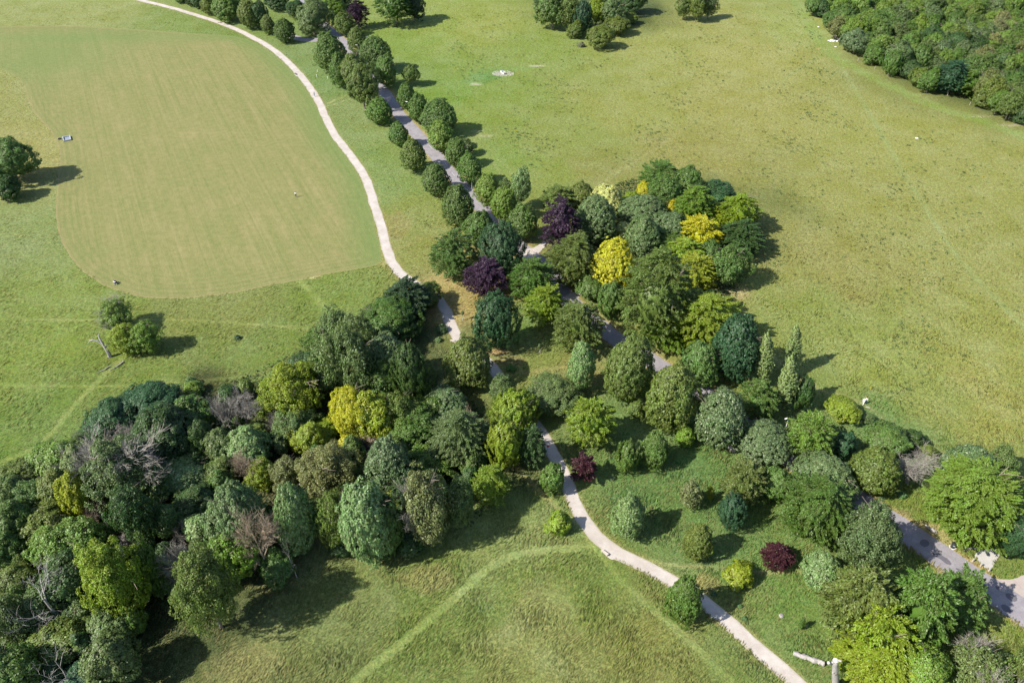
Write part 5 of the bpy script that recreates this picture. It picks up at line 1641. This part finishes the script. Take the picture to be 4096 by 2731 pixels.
# ------------------------------------------------------------------ people
def skin_chain(name, verts, edges, radii, mat, parent, rootv=0, sub=1):
    me = bpy.data.meshes.new(name)
    b_ = bmesh.new(); sk = b_.verts.layers.skin.verify()
    bv = [b_.verts.new(v) for v in verts]
    for a, b in edges: b_.edges.new((bv[a], bv[b]))
    for i, v in enumerate(bv):
        v[sk].radius = (radii[i], radii[i]) if not hasattr(radii[i], '__len__') else radii[i]
        v[sk].use_root = (i == rootv)
    b_.to_mesh(me); b_.free()
    o = bpy.data.objects.new(name, me); COL.objects.link(o); o.parent = parent
    o.modifiers.new('skin', 'SKIN'); s = o.modifiers.new('sub', 'SUBSURF'); s.levels = sub; s.render_levels = sub
    me.materials.append(mat)
    return o

SKINM = plain('skin', (.50, .33, .25), .6, .08)
def person(p, face, shirt, legs, hair, lab, stride=.28, lean=0.0, sit=False, hat=None, bare_arms=True, group=None, extra=None):
    root = empty('person', p, face - math.pi / 2)         # built facing +Y
    ms = plain('shirt_' + lab.split()[0], shirt, .8, .12, 6); ml = plain('legwear', legs, .8, .15, 6); mh = plain('hair', hair, .7, .1)
    if not sit:
        J = dict(pel=(0, 0, .94), sp=(0, lean * .3, 1.15), ch=(0, lean * .6, 1.36), nk=(0, lean * .8, 1.50), hd=(0, lean + .01, 1.64), top=(0, lean, 1.73),
                 hl=(-.10, 0, .90), hr=(.10, 0, .90), kl=(-.11, stride * .6, .50), kr=(.11, -stride * .25, .49), al=(-.11, stride, .08), ar=(.11, -stride * 1.1, .13), tl=(-.11, stride + .17, .03), tr=(.11, -stride * 1.1 + .15, .04),
                 sl=(-.19, lean * .7, 1.42), sr=(.19, lean * .7, 1.42), el=(-.25, lean * .4 - .10, 1.15), er=(.25, lean * .4 + .08, 1.15), wl=(-.25, -.05 + lean, .92), wr=(.25, .24 + lean, .96))
    else:
        J = dict(pel=(0, 0, .14), sp=(0, .02, .36), ch=(0, .06, .58), nk=(0, .08, .72), hd=(0, .12, .86), top=(0, .12, .95),
                 hl=(-.10, 0, .13), hr=(.10, 0, .13), kl=(-.2, .42, .38), kr=(.2, .44, .30), al=(-.12, .74, .08), ar=(.14, .78, .08), tl=(-.12, .90, .05), tr=(.15, .93, .05),
                 sl=(-.19, .06, .64), sr=(.19, .06, .64), el=(-.27, .0, .40), er=(.27, .14, .40), wl=(-.25, .24, .34), wr=(.22, .34, .40))
    N = list(J); I = {k: i for i, k in enumerate(N)}
    E_ = [('pel', 'sp'), ('sp', 'ch'), ('ch', 'nk'), ('nk', 'hd'), ('hd', 'top'), ('pel', 'hl'), ('pel', 'hr'), ('hl', 'kl'), ('hr', 'kr'), ('kl', 'al'), ('kr', 'ar'), ('al', 'tl'), ('ar', 'tr'),
          ('ch', 'sl'), ('ch', 'sr'), ('sl', 'el'), ('sr', 'er'), ('el', 'wl'), ('er', 'wr')]
    RR = dict(pel=.13, sp=.12, ch=.14, nk=.055, hd=.10, top=.075, hl=.09, hr=.09, kl=.06, kr=.06, al=.04, ar=.04, tl=.035, tr=.035, sl=.065, sr=.065, el=.042, er=.042, wl=.03, wr=.03)
    V_ = [J[k] for k in N]; Ed = [(I[a], I[b]) for a, b in E_]; Rd = [RR[k] for k in N]
    # hands with four fingers and a thumb
    for s, wk, ek in ((-1, 'wl', 'el'), (1, 'wr', 'er')):
        w = Vector(J[wk]); d = (w - Vector(J[ek])).normalized(); pi_ = len(V_); V_.append(tuple(w + d * .07)); Rd.append((.035, .02)); Ed.append((I[wk], pi_))
        for f, (off, ln) in enumerate(((-.027, .07), (-.009, .085), (.009, .08), (.027, .06))):
            V_.append(tuple(w + d * .11 + Vector((0, off, 0)))); V_.append(tuple(w + d * (.11 + ln) + Vector((-s * .02, off, 0)))); Rd += [.009, .008]
            Ed.append((pi_, len(V_) - 2)); Ed.append((len(V_) - 2, len(V_) - 1))
        V_.append(tuple(w + d * .08 + Vector((-s * .02, .045, 0)))); Rd.append(.010); Ed.append((pi_, len(V_) - 1))
    skin_chain('body', V_, Ed, Rd, SKINM, root)
    def sub(nm, keys, edges, grow, mat, tweak=None):
        K_ = {k: i for i, k in enumerate(keys)}; vv = [list(J[k]) for k in keys]
        if tweak: 
            for k, q in tweak.items(): vv[K_[k]] = q
        skin_chain(nm, vv, [(K_[a], K_[b]) for a, b in edges], [RR[k] + grow for k in keys], mat, root)
    lerp = lambda a, b, t: tuple(Vector(J[a]).lerp(Vector(J[b]), t))
    sub('shirt', ['pel', 'sp', 'ch', 'sl', 'sr', 'el', 'er'], [('pel', 'sp'), ('sp', 'ch'), ('ch', 'sl'), ('ch', 'sr'), ('sl', 'el'), ('sr', 'er')], .028, ms,
        {'el': lerp('sl', 'el', .75 if bare_arms else 1), 'er': lerp('sr', 'er', .75 if bare_arms else 1)})
    sub('trousers', ['pel', 'hl', 'hr', 'kl', 'kr', 'al', 'ar'], [('pel', 'hl'), ('pel', 'hr'), ('hl', 'kl'), ('hr', 'kr'), ('kl', 'al'), ('kr', 'ar')], .02, ml)
    hd = Vector(J['hd'])
    bm = bmesh.new(); q = bmesh.ops.create_uvsphere(bm, u_segments=12, v_segments=8, radius=.128)
    bmesh.ops.transform(bm, matrix=Matrix.Translation(hd + Vector((0, -.03, .055))) @ Matrix.Diagonal((.95, 1.0, .82, 1)), verts=q['verts'])
    link('hat' if hat else 'hair', bm_mesh('hair', bm, True), plain('hat_cloth', hat, .8, .05) if hat else mh, root)
    for s in (-1, 1):
        bm = bmesh.new(); q = bmesh.ops.create_icosphere(bm, subdivisions=1, radius=.014); bmesh.ops.transform(bm, matrix=Matrix.Translation(hd + Vector((s * .035, .098, 0))), verts=q['verts']); link('eye', bm_mesh('eye', bm), M['dark'], root)
        bm = bmesh.new(); q = bmesh.ops.create_icosphere(bm, subdivisions=1, radius=.024); bmesh.ops.transform(bm, matrix=Matrix.Translation(hd + Vector((s * .105, 0, -.01))), verts=q['verts']); link('ear', bm_mesh('ear', bm), SKINM, root)
        t = Vector(J['tl' if s < 0 else 'tr']); k = Vector(J['al' if s < 0 else 'ar'])
        bm = bmesh.new(); bm_tube(bm, [(k.x, k.y - .06, k.z - .02), (t.x, t.y, t.z)], [.05, .045], 8); link('shoe', bm_mesh('shoe', bm, True), plain('shoe', (.3, .3, .3)) if s < 0 else bpy.data.materials['shoe'], root)
    bm = bmesh.new(); bm_tube(bm, [hd + Vector((0, .09, .01)), hd + Vector((0, .125, -.025))], [.012, .018], 6); link('nose', bm_mesh('nose', bm), SKINM, root)
    bm = bmesh.new(); bm_box(bm, hd.x, hd.y + .098, hd.z - .055, .05, .01, .012); link('mouth', bm_mesh('mouth', bm), plain('lips', (.35, .12, .1)), root)
    return tag(root, lab, 'person', group)
person(at('V', 1184.5 / KV, 788.5 / KV), math.radians(100), (.75, .76, .8), (.03, .03, .04), (.04, .03, .03), 'person in a white top and black trousers walking alone across the mown field')
person(Q2(1243, 1075), math.radians(100), (.25, .32, .45), (.25, .28, .34), (.10, .08, .07), 'person in blue grey clothes walking on the gravel path beside the mown field', stride=.2)
person(at('V', (2100 + 712 * .12755) / KV, (1700 + 800 * .12755) / KV), math.radians(68), (.38, .02, .03), (.42, .46, .58), (.3, .2, .1), 'person in a red jacket and pale cap walking on the shaded gravel path', hat=(.8, .78, .7), bare_arms=False, lean=.12, stride=.32)
Q5 = lambda x, y: at('V', (3400 + x * .06378) / KV, (1560 + y * .06378) / KV)
person(Q5(790, 900), math.radians(50), (.8, .8, .82), (.72, .72, .74), (.55, .5, .45), 'left walker of the pair on the worn track, all in white', bare_arms=False)
person(Q5(950, 840), math.radians(50), (.8, .72, .72), (.03, .10, .12), (.28, .10, .06), 'right walker of the pair on the worn track, pink top and dark teal trousers')
Q6 = lambda x, y: at('V', (400 + x * .06378) / KV, (1080 + y * .06378) / KV)
person(Q6(880, 820), math.radians(20), (.8, .8, .72), (.35, .2, .15), (.05, .04, .03), 'person in a cream top sitting on the mown field by a dark pushchair', sit=True)
person(Q6(960, 800), math.radians(-10), (.22, .10, .24), (.06, .05, .12), (.5, .3, .3), 'person in purple sitting on the mown field by a dark pushchair', sit=True)
root = empty('pushchair', Q6(985, 890), .4)
bm = bmesh.new(); bm_box(bm, 0, 0, .62, .5, .75, .3, bev=.1); link('seat', bm_mesh('seat', bm), M['dark'], root)
bm = bmesh.new(); bm_box(bm, 0, .2, .92, .52, .42, .3, bev=.12); link('hood', bm_mesh('hood', bm), M['dark'], root)
for x in (-.26, .26):
    for y in (-.35, .35):
        bm = bmesh.new(); bm_tube(bm, [(x - .03, y, .15), (x + .03, y, .15)], [.15, .15], 12); link('wheel', bm_mesh('wheel', bm), M['grey_metal'], root)
    bm = bmesh.new(); bm_tube(bm, [(x, -.35, .15), (x, .1, .6), (x, .6, 1.02)], [.02, .02, .02], 6); link('frame_bar', bm_mesh('frame_bar', bm), M['grey_metal'], root)
bm = bmesh.new(); bm_box(bm, 0, -.1, .80, .3, .35, .05, bev=.02); link('blanket', bm_mesh('blanket', bm), M['white'], root)
tag(root, 'dark pushchair beside the two people sitting on the mown field', 'pushchair')

print('TRIS', sum(sum(max(1, len(q.vertices) - 2) for q in m.polygons) if len(m.polygons) < 2000 else len(m.loops) - 2 * len(m.polygons) for m in bpy.data.meshes))
